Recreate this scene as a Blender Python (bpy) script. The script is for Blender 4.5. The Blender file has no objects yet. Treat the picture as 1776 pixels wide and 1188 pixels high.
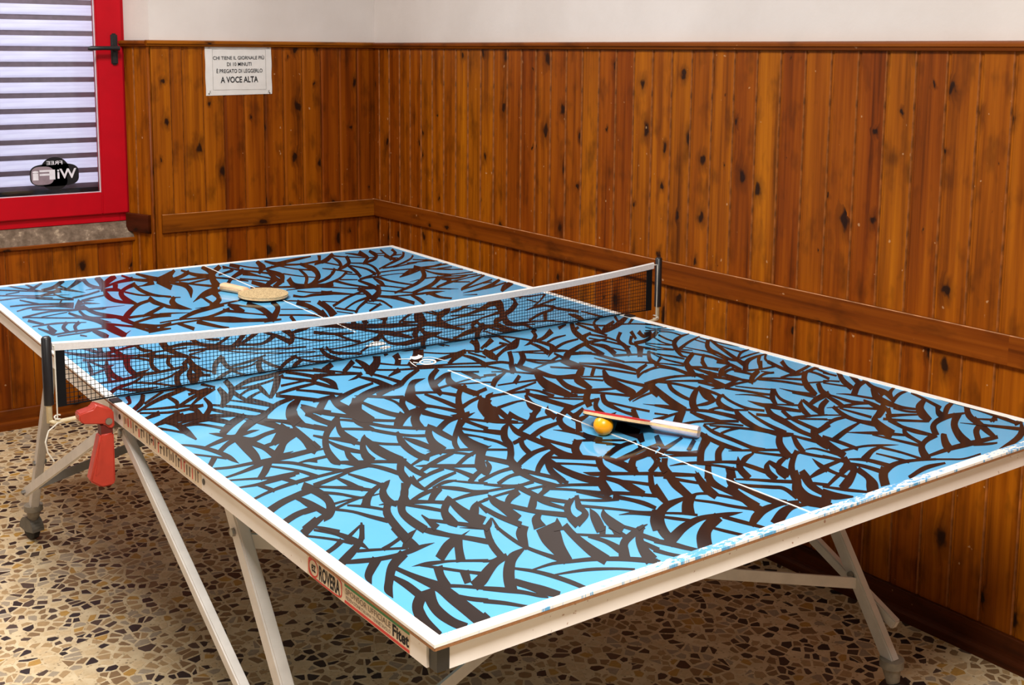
import bpy, bmesh, math, random
from mathutils import Vector, Matrix, Euler
random.seed(7)
C = bpy.context.scene.collection
S = bpy.context.scene
PI = math.pi

# ------------------------------------------------------------------ camera
cam_d = bpy.data.cameras.new('camera'); cam = bpy.data.objects.new('camera', cam_d); C.objects.link(cam)
cam.location = (-1.5187, -2.5749, 1.5200)
cam.rotation_euler = (1.433879, -0.00704, -0.618305)
cam_d.sensor_width = 36.0; cam_d.lens = 2032.46 / 1776 * 36
cam_d.shift_x = 0.00912; cam_d.shift_y = -0.12705
cam_d.clip_start = 0.05; cam_d.clip_end = 60
S.camera = cam

# ------------------------------------------------------------------ world, lamps, exposure
w = bpy.data.worlds.new('World'); S.world = w; w.use_nodes = True
bgn = w.node_tree.nodes['Background']
bgn.inputs[0].default_value = (0.88, 0.89, 1.0, 1); bgn.inputs[1].default_value = 2.7
def area(name, loc, rot, sx, sy, power, col):
    l = bpy.data.lights.new(name, 'AREA'); l.shape = 'RECTANGLE'; l.size = sx; l.size_y = sy
    l.energy = power; l.color = col
    o = bpy.data.objects.new(name, l); C.objects.link(o); o.location = loc; o.rotation_euler = rot
    return o
area('unseen_ceiling_light', (-1.10, -2.35, 2.95), (0, 0, 0), 1.0, 0.8, 124, (1.0, 0.97, 0.92))
area('unseen_ceiling_light', (-1.0, 0.60, 2.95), (0, 0, 0), 1.2, 0.6, 84, (1.0, 0.97, 0.93))  # unseen light, added to brighten the far table end and back wall
area('daylight_window', (-3.9, -0.9, 2.3), (0, -PI/2, 0), 0.9, 2.4, 9, (1.0, 0.97, 0.95))
S.view_settings.view_transform = 'Standard'; S.view_settings.look = 'None'
S.view_settings.gamma = 1.0; S.view_settings.use_curve_mapping = False
S.view_settings.exposure = 0.08
S.cycles.use_denoising = True
S.cycles.max_bounces = 8

# ------------------------------------------------------------------ helpers
def lin(r, g, b):
    f = lambda c: (c/255/12.92) if c/255 <= 0.04045 else ((c/255+0.055)/1.055)**2.4
    return (f(r), f(g), f(b), 1)
class MB:
    """collects simple shapes for ONE mesh object"""
    def __init__(s): s.v = []; s.f = []
    def add(s, vs, fs):
        n = len(s.v); s.v += [tuple(x) for x in vs]; s.f += [tuple(i+n for i in q) for q in fs]; return s
    def box(s, x0, x1, y0, y1, z0, z1):
        return s.add([(x0,y0,z0),(x1,y0,z0),(x1,y1,z0),(x0,y1,z0),(x0,y0,z1),(x1,y0,z1),(x1,y1,z1),(x0,y1,z1)],
                     [(3,2,1,0),(4,5,6,7),(0,1,5,4),(1,2,6,5),(2,3,7,6),(3,0,4,7)])
    def bar(s, p, q, w, h, up=(0,0,1)):
        p = Vector(p); q = Vector(q); d = (q-p).normalized(); u = Vector(up); a = d.cross(u).normalized(); b = a.cross(d)
        vs = [c + a*i*w/2 + b*j*h/2 for c in (p, q) for i, j in ((-1,-1),(1,-1),(1,1),(-1,1))]
        return s.add(vs, [(3,2,1,0),(4,5,6,7),(0,1,5,4),(1,2,6,5),(2,3,7,6),(3,0,4,7)])
    def prism(s, poly, z0, z1):
        """plan polygon (x, y), counter-clockwise, extruded in z"""
        n = len(poly); vs = [(x,y,z0) for x,y in poly] + [(x,y,z1) for x,y in poly]
        return s.add(vs, [tuple(range(n-1,-1,-1)), tuple(range(n,2*n))] + [(i,(i+1)%n,n+(i+1)%n,n+i) for i in range(n)])
    def tube(s, pts, r, n=8, caps=True):
        pts = [Vector(p) for p in pts]; rings = []
        rr = r if isinstance(r, (list, tuple)) else [r]*len(pts); prev = None
        for i, p in enumerate(pts):
            d = (pts[min(i+1, len(pts)-1)] - pts[max(i-1, 0)]).normalized()
            u = prev if prev is not None else (Vector((0,0,1)) if abs(d.z) < 0.9 else Vector((1,0,0)))
            a = d.cross(u); a = a.normalized() if a.length > 1e-6 else d.orthogonal().normalized()
            b = a.cross(d).normalized(); prev = b
            rings.append([p + (a*math.cos(2*PI*k/n) + b*math.sin(2*PI*k/n))*rr[i] for k in range(n)])
        vs = [v for q in rings for v in q]; fs = []
        for i in range(len(pts)-1):
            for k in range(n): fs.append((i*n+k, i*n+(k+1)%n, (i+1)*n+(k+1)%n, (i+1)*n+k))
        if caps: fs += [tuple(range(n-1,-1,-1)), tuple(range((len(pts)-1)*n, len(pts)*n))]
        return s.add(vs, fs)
    def mesh(s, name, mat=None, smooth=False, bevel=0, segs=2):
        me = bpy.data.meshes.new(name); me.from_pydata(s.v, [], s.f)
        bm = bmesh.new(); bm.from_mesh(me)
        bmesh.ops.recalc_face_normals(bm, faces=bm.faces)
        if bevel:
            es = [e for e in bm.edges if len(e.link_faces) == 2 and e.calc_face_angle(0) > 0.5]
            bmesh.ops.bevel(bm, geom=es, offset=bevel, segments=segs, affect='EDGES', clamp_overlap=True)
        bm.to_mesh(me); bm.free()
        if mat: me.materials.append(mat)
        if smooth:
            for p in me.polygons: p.use_smooth = True
        return me
    def build(s, name, mat, parent=None, smooth=False, bevel=0, segs=2):
        return link(name, s.mesh(name, mat, smooth, bevel, segs), parent)
def link(name, me, parent=None):
    o = bpy.data.objects.new(name, me); C.objects.link(o)
    if parent: o.parent = parent
    return o
def empty(name, loc=(0,0,0), rot=(0,0,0)):
    o = bpy.data.objects.new(name, None); C.objects.link(o); o.location = loc; o.rotation_euler = rot
    o.empty_display_size = 0.1; return o
def tag(o, label=None, cat=None, group=None, kind=None):
    if label: o['label'] = label
    if cat: o['category'] = cat
    if group: o['group'] = group
    if kind: o['kind'] = kind
    return o
def autosmooth(o, ang=40):
    me = o.data
    for p in me.polygons: p.use_smooth = True
    bm = bmesh.new(); bm.from_mesh(me)
    for e in bm.edges:
        e.smooth = not (len(e.link_faces) != 2 or e.calc_face_angle(0) > math.radians(ang))
    bm.to_mesh(me); bm.free()

# ------------------------------------------------------------------ materials
class NT:
    def __init__(s, name):
        s.m = bpy.data.materials.new(name); s.m.use_nodes = True; s.t = s.m.node_tree
        s.b = s.t.nodes['Principled BSDF']; s.out = s.t.nodes['Material Output']
    def n(s, typ, **kw):
        nd = s.t.nodes.new(typ)
        for k, v in kw.items():
            if k == 'ins':
                for a, b in v.items():
                    if isinstance(b, bpy.types.NodeSocket): s.t.links.new(b, nd.inputs[a])
                    else: nd.inputs[a].default_value = b
            else: setattr(nd, k, v)
        return nd
    def l(s, a, b): s.t.links.new(a, b)
    def math(s, op, a, b=0.0, clamp=False):
        nd = s.n('ShaderNodeMath', operation=op, use_clamp=clamp, ins={0: a, 1: b}); return nd.outputs[0]
    def mix(s, f, a, b):
        nd = s.n('ShaderNodeMix', data_type='RGBA', ins={'Factor': f}); 
        for k, v in ((6, a), (7, b)):
            if isinstance(v, bpy.types.NodeSocket): s.l(v, nd.inputs[k])
            else: nd.inputs[k].default_value = v
        return nd.outputs[2]
    def ramp(s, f, *stops):
        nd = s.n('ShaderNodeValToRGB', ins={0: f}); e = nd.color_ramp.elements
        while len(e) < len(stops): e.new(0.5)
        for q, (p, c) in zip(e, stops): q.position = p; q.color = c if len(c) == 4 else (*c, 1)
        return nd.outputs[0]
    def noise(s, vec, scale, detail=3, rough=0.55):
        return s.n('ShaderNodeTexNoise', ins={'Vector': vec, 'Scale': scale, 'Detail': detail, 'Roughness': rough}).outputs[0]
    def objco(s, rnd=False):
        tc = s.n('ShaderNodeTexCoord').outputs['Object']
        if not rnd: return tc
        oi = s.n('ShaderNodeObjectInfo').outputs['Random']
        off = s.n('ShaderNodeCombineXYZ', ins={0: s.math('MULTIPLY', oi, 31.7), 1: s.math('MULTIPLY', oi, 17.3), 2: s.math('MULTIPLY', oi, 53.1)})
        return s.n('ShaderNodeVectorMath', operation='ADD', ins={0: tc, 1: off.outputs[0]}).outputs[0]
    def scl(s, v, x, y, z):
        return s.n('ShaderNodeVectorMath', operation='MULTIPLY', ins={0: v, 1: (x, y, z)}).outputs[0]
    def bump(s, h, strength, dist=0.001):
        nd = s.n('ShaderNodeBump', ins={'Height': h, 'Strength': strength, 'Distance': dist}); s.l(nd.outputs[0], s.b.inputs['Normal'])
    def set(s, col=None, rough=None, spec=None, metal=None, coat=None, coat_r=None):
        for k, v in (('Base Color', col), ('Roughness', rough), ('Specular IOR Level', spec), ('Metallic', metal), ('Coat Weight', coat), ('Coat Roughness', coat_r)):
            if v is None: continue
            if isinstance(v, bpy.types.NodeSocket): s.l(v, s.b.inputs[k])
            else: s.b.inputs[k].default_value = v
        return s.m
def plain(name, col, rough=0.5, spec=0.5, metal=0.0, var=0.08, scale=40, bump=0.0):
    t = NT(name); v = t.objco(); nz = t.noise(v, scale, 4)
    d = tuple(c*(1-var*2) for c in col[:3]) + (1,); e = tuple(min(1, c*(1+var)) for c in col[:3]) + (1,)
    t.set(t.ramp(nz, (0.3, d), (0.7, e)), rough, spec, metal)
    if bump: t.bump(nz, bump)
    return t.m
def wood(name, mid, dark, light, knots=1.0, rough=0.30, lengthwise=True):
    """varnished knotty pine: grain runs along local Z, local X across"""
    t = NT(name); v = t.objco(True)
    sep = t.n('ShaderNodeSeparateXYZ', ins={0: v})
    oi = t.n('ShaderNodeObjectInfo').outputs['Random']
    kv = t.n('ShaderNodeCombineXYZ', ins={0: t.math('MULTIPLY', sep.outputs[0], 7.5), 1: t.math('MULTIPLY', sep.outputs[2], 4.6), 2: 0.0}).outputs[0]
    wob = t.n('ShaderNodeTexNoise', ins={'Vector': t.scl(v, 40, 40, 25), 'Scale': 1.0, 'Detail': 2.0}).outputs[1]
    kv2 = t.n('ShaderNodeVectorMath', operation='ADD', ins={0: kv, 1: t.scl(wob, 0.24, 0.24, 0)}).outputs[0]
    vor = t.n('ShaderNodeTexVoronoi', voronoi_dimensions='2D', feature='F1', ins={'Vector': kv2, 'Scale': 1.0, 'Randomness': 0.95})
    vd, vc = vor.outputs['Distance'], vor.outputs['Color']
    cr = t.n('ShaderNodeSeparateColor', ins={0: vc})
    # knot radius differs from cell to cell; about half the cells have none
    size = t.math('MULTIPLY', t.math('MAXIMUM', t.math('SUBTRACT', cr.outputs[0], 0.30), 0.0), 0.215*knots)
    rel = t.math('DIVIDE', vd, t.math('ADD', size, 0.0004))
    core = t.ramp(rel, (0.55, (1,1,1)), (1.0, (0,0,0)))
    halo = t.ramp(t.math('MULTIPLY', rel, 0.4), (0.28, (1,1,1)), (1.0, (0,0,0)))
    bend = t.math('MULTIPLY', halo, 0.012)
    gx = t.math('ADD', sep.outputs[0], bend)
    gv = t.n('ShaderNodeCombineXYZ', ins={0: t.math('MULTIPLY', gx, 95), 1: t.math('MULTIPLY', sep.outputs[1], 20), 2: t.math('MULTIPLY', sep.outputs[2], 2.2)}).outputs[0]
    fine = t.noise(gv, 1.0, 4, 0.6)
    bv = t.n('ShaderNodeCombineXYZ', ins={0: t.math('MULTIPLY', gx, 26), 1: 0.0, 2: t.math('MULTIPLY', sep.outputs[2], 1.1)}).outputs[0]
    broad = t.noise(bv, 1.0, 2, 0.5)
    g = t.math('ADD', t.math('MULTIPLY', fine, 0.45), t.math('MULTIPLY', broad, 0.65))
    col = t.ramp(g, (0.33, dark), (0.52, mid), (0.74, light))
    tone = t.math('ADD', t.math('MULTIPLY', oi, 0.36), 0.78)
    hsv = t.n('ShaderNodeHueSaturation', ins={'Color': col, 'Value': tone, 'Hue': t.math('ADD', t.math('MULTIPLY', oi, 0.012), 0.494)})
    dk = tuple(c*0.42 for c in dark[:3]) + (1,)
    c1 = t.mix(t.math('MULTIPLY', halo, 0.55), hsv.outputs[0], dk)
    c2 = t.mix(t.math('MULTIPLY', core, 0.93), c1, (0.012, 0.004, 0.002, 1))
    sm_ = t.ramp(t.noise(t.n('ShaderNodeCombineXYZ', ins={0: t.math('MULTIPLY', sep.outputs[0], 15), 1: 0.0, 2: t.math('MULTIPLY', sep.outputs[2], 6.5)}).outputs[0], 1.0, 3, 0.6), (0.52, (0,0,0)), (0.72, (1,1,1)))
    c2 = t.mix(t.math('MULTIPLY', sm_, 0.62), c2, dk)
    # dents and nicks in the varnish
    nick = t.ramp(t.noise(t.scl(v, 60, 60, 45), 1.0, 1), (0.77, (0,0,0)), (0.79, (1,1,1)))
    c3 = t.mix(t.math('MULTIPLY', nick, 0.55), c2, (0.55, 0.32, 0.16, 1))
    t.set(c3, t.math('ADD', t.math('MULTIPLY', fine, 0.16), rough+.06), 0.16)
    t.bump(fine, 0.12, 0.0006)
    return t.m

M = {}
M['pine'] = wood('varnished_pine', lin(134,65,3), lin(78,33,1), lin(166,90,6))
M['pine_rail'] = wood('varnished_pine_rail', lin(122,60,5), lin(84,37,3), lin(146,78,10), 0.6)
M['pine_edge'] = plain('varnish_highlight_edge', lin(146,82,30), 0.35, 0.4, 0, 0.3, 30)  # paler tone paints the varnish highlight on the groove edges
M['dust_highlight'] = plain('dusty_edge_highlight', lin(206,150,106), 0.5, 0.4, 0, 0.3, 25)  # pale dust with the light reflected off the rail top painted in
M['pine_dark'] = wood('varnished_pine_baseboard', lin(70,28,8), lin(46,17,5), lin(86,38,12), 0.5)
# painted wall plaster
t = NT('cream_plaster'); v = t.objco(); nz = t.noise(v, 3, 5); n2 = t.noise(v, 60, 3)
t.set(t.ramp(nz, (0.3, lin(208,199,193)), (0.7, lin(219,211,206))), 0.75, 0.3); t.bump(n2, 0.25, 0.002); M['plaster'] = t.m
t = NT('plaster_over_wainscot'); v = t.objco(); zz = t.n('ShaderNodeSeparateXYZ', ins={0: v}).outputs[2]
t.set(t.mix(t.math('GREATER_THAN', zz, 1.55), lin(92,46,8), lin(176,166,154)), 0.6, 0.3); M['plaster2'] = t.m
# terrazzo ground with fine chips
t = NT('terrazzo_ground'); v = t.objco()
vo = t.n('ShaderNodeTexVoronoi', feature='F1', ins={'Vector': v, 'Scale': 120.0}); s3 = t.n('ShaderNodeSeparateColor', ins={0: vo.outputs['Color']})
chip = t.math('MULTIPLY', t.math('LESS_THAN', vo.outputs['Distance'], 0.42), t.math('GREATER_THAN', s3.outputs[0], 0.6))
cc = t.ramp(s3.outputs[1], (0.0, lin(88,66,48)), (0.5, lin(168,138,98)), (1.0, lin(206,182,142)))
gr = t.ramp(t.noise(v, 22, 4), (0.3, lin(196,172,134)), (0.7, lin(222,202,166)))
t.set(t.mix(t.math('MULTIPLY', chip, 0.7), gr, cc), 0.38, 0.5); M['terrazzo'] = t.m
# stone chips: their own colour is stored per chip
t = NT('stone_chip'); at = t.n('ShaderNodeAttribute', attribute_name='chip_colour'); nz = t.noise(t.objco(), 90, 4)
hs = t.n('ShaderNodeHueSaturation', ins={'Color': at.outputs['Color'], 'Value': t.math('ADD', t.math('MULTIPLY', nz, 0.6), 0.7)})
t.set(hs.outputs[0], 0.34, 0.5); M['chip'] = t.m
# table top paints
def gloss(name, a, b):
    t = NT(name); v = t.objco(); nz = t.noise(v, 5, 5); sc = t.noise(t.scl(v, 900, 60, 1), 1.0, 2)
    t.set(t.ramp(nz, (0.3, a), (0.7, b)), t.math('ADD', t.math('MULTIPLY', nz, 0.06), 0.055), 0.5); t.bump(t.noise(v, 3, 2), 0.02, 0.002); return t.m
M['blue'] = gloss('sky_blue_gloss_paint', lin(80,160,206), lin(92,168,211))
M['black'] = gloss('black_brown_gloss_paint', lin(27,18,18), lin(33,23,22))
t = NT('white_line_paint'); v = t.objco(); t.set(t.ramp(t.noise(v, 30, 3), (0.3, lin(236,232,226)), (0.7, lin(246,243,238))), 0.35, 0.5); M['white'] = t.m
# white end line scuffed through to the blue
t = NT('scuffed_white_line_paint'); v = t.objco()
sc = t.noise(t.scl(v, 70, 160, 1), 1.0, 5, 0.7); patch = t.noise(t.scl(v, 5, 1, 1), 1.0, 2)
mk = t.ramp(t.math('ADD', sc, t.math('MULTIPLY', t.math('SUBTRACT', patch, 0.5), 0.7)), (0.55, (0,0,0)), (0.61, (1,1,1)))
t.set(t.mix(mk, lin(238,234,228), lin(92,166,214)), 0.4, 0.5); M['scuffed'] = t.m
# painted steel with rust freckles
t = NT('cream_painted_steel'); v = t.objco()
base = t.ramp(t.noise(v, 9, 4), (0.3, lin(236,228,220)), (0.7, lin(246,240,234)))
ru = t.ramp(t.math('ADD', t.noise(v, 95, 2, 0.5), t.math('MULTIPLY', t.math('SUBTRACT', t.noise(v, 7, 2), 0.5), 0.35)), (0.70, (0,0,0)), (0.75, (1,1,1)))
t.set(t.mix(t.math('MULTIPLY', ru, 0.75), base, lin(150,88,34)), 0.38, 0.5); M['steel'] = t.m
M['leg'] = plain('grey_painted_steel', lin(206,199,192), 0.4, 0.5, 0.0, 0.06, 18)
M['greybar'] = plain('dull_grey_steel', lin(128,126,124), 0.45, 0.5, 0.2, 0.06, 18)
M['particle'] = plain('chipboard_edge', lin(150,104,66), 0.7, 0.3, 0, 0.12, 300)
M['blackplastic'] = plain('black_plastic', lin(30,28,28), 0.38, 0.5, 0, 0.05)
M['rubberwheel'] = plain('black_rubber', lin(34,32,32), 0.6, 0.4)
M['casterhood'] = plain('dusty_grey_plastic', lin(112,106,96), 0.55, 0.4, 0, 0.12, 60)
M['redneck'] = plain('dark_red_plastic', lin(96,24,20), 0.5)
M['casterfork'] = plain('dusty_beige_plastic', lin(138,128,112), 0.55, 0.4, 0, 0.12, 60)
M['bolt'] = plain('zinc_bolt', lin(150,146,140), 0.35, 0.5, 0.8)
M['redplastic'] = plain('coral_red_plastic', lin(186,58,42), 0.42, 0.5, 0, 0.06, 30)
M['creamrod'] = plain('cream_painted_rod', lin(228,214,178), 0.4)
M['string'] = plain('white_cotton_string', lin(226,222,210), 0.9, 0.1)
M['netblack'] = plain('black_net_thread', lin(14,14,17), 0.8, 0.2)
M['tape'] = plain('white_net_tape', lin(226,223,222), 0.85, 0.1, 0, 0.04, 200, 0.15)
M['sleeve'] = plain('black_rubber_sleeve', lin(26,26,30), 0.35, 0.5)
M['ballm'] = plain('orange_celluloid', lin(252,166,8), 0.32, 0.5, 0, 0.01)
M['ply'] = plain('pale_plywood', lin(232,196,146), 0.5, 0.4, 0, 0.08, 120)
M['redrubber'] = plain('red_rubber_sheet', lin(204,34,38), 0.45, 0.4)
M['blackrubber'] = plain('black_rubber_sheet', lin(18,18,20), 0.5, 0.3)
M['lavender'] = plain('grey_lilac_handle_wood', lin(206,196,206), 0.45, 0.4)
M['peach'] = plain('peach_handle_wood', lin(226,178,140), 0.5, 0.4)
t = NT('worn_sandy_bat_face'); v = t.objco(); nz = t.noise(v, 260, 3, 0.7); n2 = t.noise(v, 30, 3)
t.set(t.mix(t.math('MULTIPLY', n2, 0.4), t.ramp(nz, (0.35, lin(120,100,72)), (0.6, lin(200,176,134))), lin(186,162,120)), 0.85, 0.2); t.bump(nz, 0.5, 0.001); M['sandy'] = t.m
M['paper'] = plain('white_paper', lin(224,221,217), 0.8, 0.2, 0, 0.03, 20)
M['ink'] = plain('black_ink', lin(36,35,38), 0.7, 0.2)
M['greyink'] = plain('grey_ink', lin(168,164,160), 0.7, 0.2)
M['redframe'] = plain('crimson_window_paint', lin(182,0,22), 0.4, 0.25, 0, 0.04, 12)
M['gasket'] = plain('white_gasket', lin(214,208,216), 0.5)
M['handleblack'] = plain('black_window_handle', lin(26,26,28), 0.4)
t = NT('white_shutter_slat'); v = t.objco(); sc_ = t.ramp(t.noise(t.scl(v, 3, 1, 60), 1.0, 4), (0.3, lin(206,200,222)), (0.7, lin(240,238,248)))
df = t.n('ShaderNodeBsdfDiffuse', ins={'Color': sc_}); tl = t.n('ShaderNodeBsdfTranslucent', ins={'Color': sc_}); mx = t.n('ShaderNodeMixShader', ins={0: 0.45, 1: df.outputs[0], 2: tl.outputs[0]})
t.l(mx.outputs[0], t.out.inputs[0]); M['slat'] = t.m
M['slatdark'] = plain('grey_shutter_hinge', lin(142,126,136), 0.7, 0.2)
M['decal'] = plain('black_sticker_film', lin(16,16,20), 0.4)
M['decalw'] = plain('white_sticker_film', lin(226,224,234), 0.5)
M['stickercream'] = plain('cream_sticker', lin(226,206,178), 0.5)
M['stickerred'] = plain('red_sticker', lin(206,40,34), 0.5)
M['stickergreen'] = plain('green_sticker', lin(20,130,66), 0.5)
M['stickergrey'] = plain('grey_sticker_ink', lin(110,92,78), 0.6)
t = NT('dusty_cement_sill'); v = t.objco(); nz = t.noise(v, 24, 6, 0.7); n2 = t.noise(t.scl(v, 1, 1, 1), 90, 4)
t.set(t.ramp(nz, (0.38, lin(92,76,62)), (0.57, lin(122,104,88)), (0.70, lin(184,164,138))), 0.8, 0.2); t.bump(nz, 0.6, 0.004); M['sill'] = t.m
t = NT('clear_window_glass'); fr = t.n('ShaderNodeFresnel', ins={0: 1.45}); tr = t.n('ShaderNodeBsdfTransparent', ins={0: (0.93, 0.94, 0.95, 1)})
gl = t.n('ShaderNodeBsdfGlossy', ins={'Roughness': 0.03}); mx = t.n('ShaderNodeMixShader', ins={0: fr.outputs[0], 1: tr.outputs[0], 2: gl.outputs[0]})
t.l(mx.outputs[0], t.out.inputs[0]); M['glass'] = t.m

# ------------------------------------------------------------------ lettering
def letters(jobs, name, mat, parent):
    """jobs: (string, matrix, width, height, boldness); every line of print is a flat mesh of its own"""
    for s, mtx, wd, ht, bold in jobs:
        cu = bpy.data.curves.new('lettering', 'FONT'); cu.body = s; cu.size = 1.0; cu.offset = bold; cu.resolution_u = 3
        ob = bpy.data.objects.new('lettering', cu); C.objects.link(ob)
        me = bpy.data.meshes.new_from_object(ob); bpy.data.objects.remove(ob); bpy.data.curves.remove(cu)
        xs = [q.co.x for q in me.vertices]; ys = [q.co.y for q in me.vertices]
        x0, x1, y0, y1 = min(xs), max(xs), min(ys), max(ys)
        for q in me.vertices:
            q.co = mtx @ Vector(((q.co.x-x0)/(x1-x0)*wd, (q.co.y-y0)/(y1-y0)*ht, 0))
        me.name = name; me.materials.clear(); me.materials.append(mat); tag(link(name, me, parent), kind='stuff')
def frame(o, ex, ey):
    ex = Vector(ex); ey = Vector(ey); ez = ex.cross(ey)
    m = Matrix((ex, ey, ez)).transposed().to_4x4(); m.translation = Vector(o); return m

# ================================================================== the room
XW, YW = 1.132, 2.159          # faces of the plaster behind the boarding (boards stand 8 mm proud)
ZR, ZC = 0.8388, 1.554         # top of the middle rail, top of the cornice
# ---- floor: terrazzo ground with chips ground flush
floor = MB().box(-4.0, 1.3, -5.0, 2.6, -0.12, 0.0).build('floor', M['terrazzo']); tag(floor, kind='structure')
def on_screen(x, y):
    """rough visibility of a floor point from the room side: in the view and not under the table top"""
    d = Vector((x, y, 0)) - Vector((-1.5187, -2.5749, 1.52)); R = Euler((1.433879, -0.00704, -0.618305)).to_matrix(); c = R.transposed() @ d
    u = 871.8 - 2032.46*c.x/c.z; v = 368.3 + 2032.46*c.y/c.z
    if not (0 < u < 1776 and 0 < v < 1188): return None
    # height at which the sight line crosses the table height
    k = (1.52-0.72)/1.52; px = -1.5187 + d.x*k; py = -2.5749 + d.y*k
    if abs(px) < 0.77 and abs(py) < 1.38: return None
    return -c.z
def chips():
    rnd = random.Random(11); sp = 0.0300; x0, x1, y0, y1 = -1.75, 1.165, -1.7, 2.33
    nx = int((x1-x0)/sp); ny = int((y1-y0)/sp)
    P = [[(x0+(i+0.5+rnd.uniform(-.62,.62))*sp, y0+(j+0.5+rnd.uniform(-.62,.62))*sp) for j in range(ny)] for i in range(nx)]
    cols = [(lin(46,38,37),21),(lin(80,64,54),11),(lin(134,106,74),17),(lin(170,140,100),20),(lin(180,138,70),9),(lin(160,144,122),13),(lin(204,178,138),16)]
    bag = [c for c, k in cols for _ in range(k)]
    out = []
    for i in range(1, nx-1):
        for j in range(1, ny-1):
            if rnd.random() < 0.07: continue
            cx, cy = P[i][j]; poly = [(cx-.05,cy-.05),(cx+.05,cy-.05),(cx+.05,cy+.05),(cx-.05,cy+.05)]
            for a in (-2,-1,0,1,2):
                for b in (-2,-1,0,1,2):
                    if (a or b) and 0 <= i+a < nx and 0 <= j+b < ny:
                        qx, qy = P[i+a][j+b]; nxn, nyn = qx-cx, qy-cy; m = (nxn*(qx+cx)+nyn*(qy+cy))/2; new = []
                        for k in range(len(poly)):
                            p, q = poly[k], poly[(k+1)%len(poly)]; dp = nxn*p[0]+nyn*p[1]-m; dq = nxn*q[0]+nyn*q[1]-m
                            if dp <= 0: new.append(p)
                            if (dp < 0 < dq) or (dq < 0 < dp):
                                s = dp/(dp-dq); new.append((p[0]+(q[0]-p[0])*s, p[1]+(q[1]-p[1])*s))
                        poly = new
                        if len(poly) < 3: break
                if len(poly) < 3: break
            if len(poly) < 3: continue
            gx = sum(p[0] for p in poly)/len(poly); gy = sum(p[1] for p in poly)/len(poly)
            f = rnd.uniform(0.70, 0.95); fx, fy = f*rnd.uniform(.8,1), f*rnd.uniform(.8,1)
            poly = [(gx+(p[0]-gx)*fx, gy+(p[1]-gy)*fy) for p in poly]
            keep = [p for k, p in enumerate(poly) if math.dist(p, poly[k-1]) > 0.0022]
            if len(keep) >= 3: out.append((gx, gy, keep, rnd.choice(bag)))
    return out
def chip_mesh(name, items, local):
    vs, fs, cl = [], [], []
    for gx, gy, poly, col in items:
        n = len(poly); b = len(vs); ox, oy = (gx, gy) if local else (0, 0)
        vs += [(x-ox, y-oy, 0.0) for x, y in poly]
        vs += [(gx+(x-gx)*.93-ox, gy+(y-gy)*.93-oy, 0.0005) for x, y in poly]
        fs.append(tuple(range(b+n, b+2*n))); cl.append(col)
        for k in range(n): fs.append((b+k, b+(k+1)%n, b+n+(k+1)%n, b+n+k)); cl.append(col)
    me = bpy.data.meshes.new(name); me.from_pydata(vs, [], fs)
    at = me.attributes.new('chip_colour', 'FLOAT_COLOR', 'FACE')
    at.data.foreach_set('color', [c for q in cl for c in q]); me.materials.append(M['chip']); return me
CH = chips()
seen = sorted([(on_screen(c[0], c[1]), k) for k, c in enumerate(CH) if on_screen(c[0], c[1])])
top = set(k for _, k in seen[:300])
for k in sorted(top):
    o = link('stone_chip', chip_mesh('stone_chip', [CH[k]], True), floor); o.location = (CH[k][0], CH[k][1], 0)
o = link('small_stone_chips', chip_mesh('small_stone_chips', [c for k, c in enumerate(CH) if k not in top], False), floor); tag(o, kind='stuff')

# ---- walls and ceiling
X0, Y0 = -4.0, -5.0
RV = [(0.085, YW), (0.032, 2.300)]           # splayed reveal of the window niche (wall edge, window edge)
wb = MB()
wb.prism([(0.093, YW), (XW+.15, YW), (XW+.15, 2.5), (0.040, 2.5), (0.040, 2.308)], 0, 3.0)     # right of the niche with its splay
wb.box(-1.10, 0.040, 2.285, 2.5, 0, 0.735)                                                    # under the window
wb.box(-1.10, 0.040, 2.300, 2.5, 2.36, 3.0)                                                   # over the window
wb.box(X0, -1.10, YW, 2.5, 0, 3.0)
wall_back = wb.build('wall_back', M['plaster']); tag(wall_back, kind='structure')
wall_right = MB().box(XW, XW+.15, Y0, YW, 0, 3.0).build('wall_right', M['plaster']); tag(wall_right, kind='structure')
tag(MB().box(X0-.15, X0, Y0, 2.5, 0, 3.0).build('wall_left', M['plaster2']), kind='structure')
tag(MB().box(X0-.15, XW+.15, Y0-.15, Y0, 0, 3.0).build('wall_front', M['plaster2']), kind='structure')
tag(MB().box(X0-.15, XW+.15, Y0-.15, 2.5, 3.0, 3.12).build('ceiling', M['plaster2']), kind='structure')

# ---- tongue-and-groove boards: grain along local Z, face towards local -Y
plank_cache = {}
def plank_mesh(wd, ht):
    key = (round(wd, 4), round(ht, 4))
    if key not in plank_cache:
        a = wd/2
        prof = [(-a, .008), (-a, .0042), (-a+.0045, .0042), (-a+.0065, .0022), (-a+.0085, .0005), (-a+.011, 0), (a-.0045, 0), (a-.002, .001), (a, .0042), (a, .008)]
        n = len(prof); vs = [(x, y, z) for z in (0, ht) for x, y in prof]
        fs = [(i, i+1, n+i+1, n+i) for i in range(n-1)] + [tuple(range(n)), tuple(range(2*n-1, n-1, -1)), (n-1, 0, n, 2*n-1)]
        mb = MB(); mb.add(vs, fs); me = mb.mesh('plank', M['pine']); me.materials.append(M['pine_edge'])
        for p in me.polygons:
            if abs(p.normal.y) > .1 and abs(p.normal.z) < .1 and p.normal.x > .3 and p.center.x > 0: p.material_index = 1  # chamfer on the right-hand edge takes the painted highlight colour
        plank_cache[key] = me
    return plank_cache[key]
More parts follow.
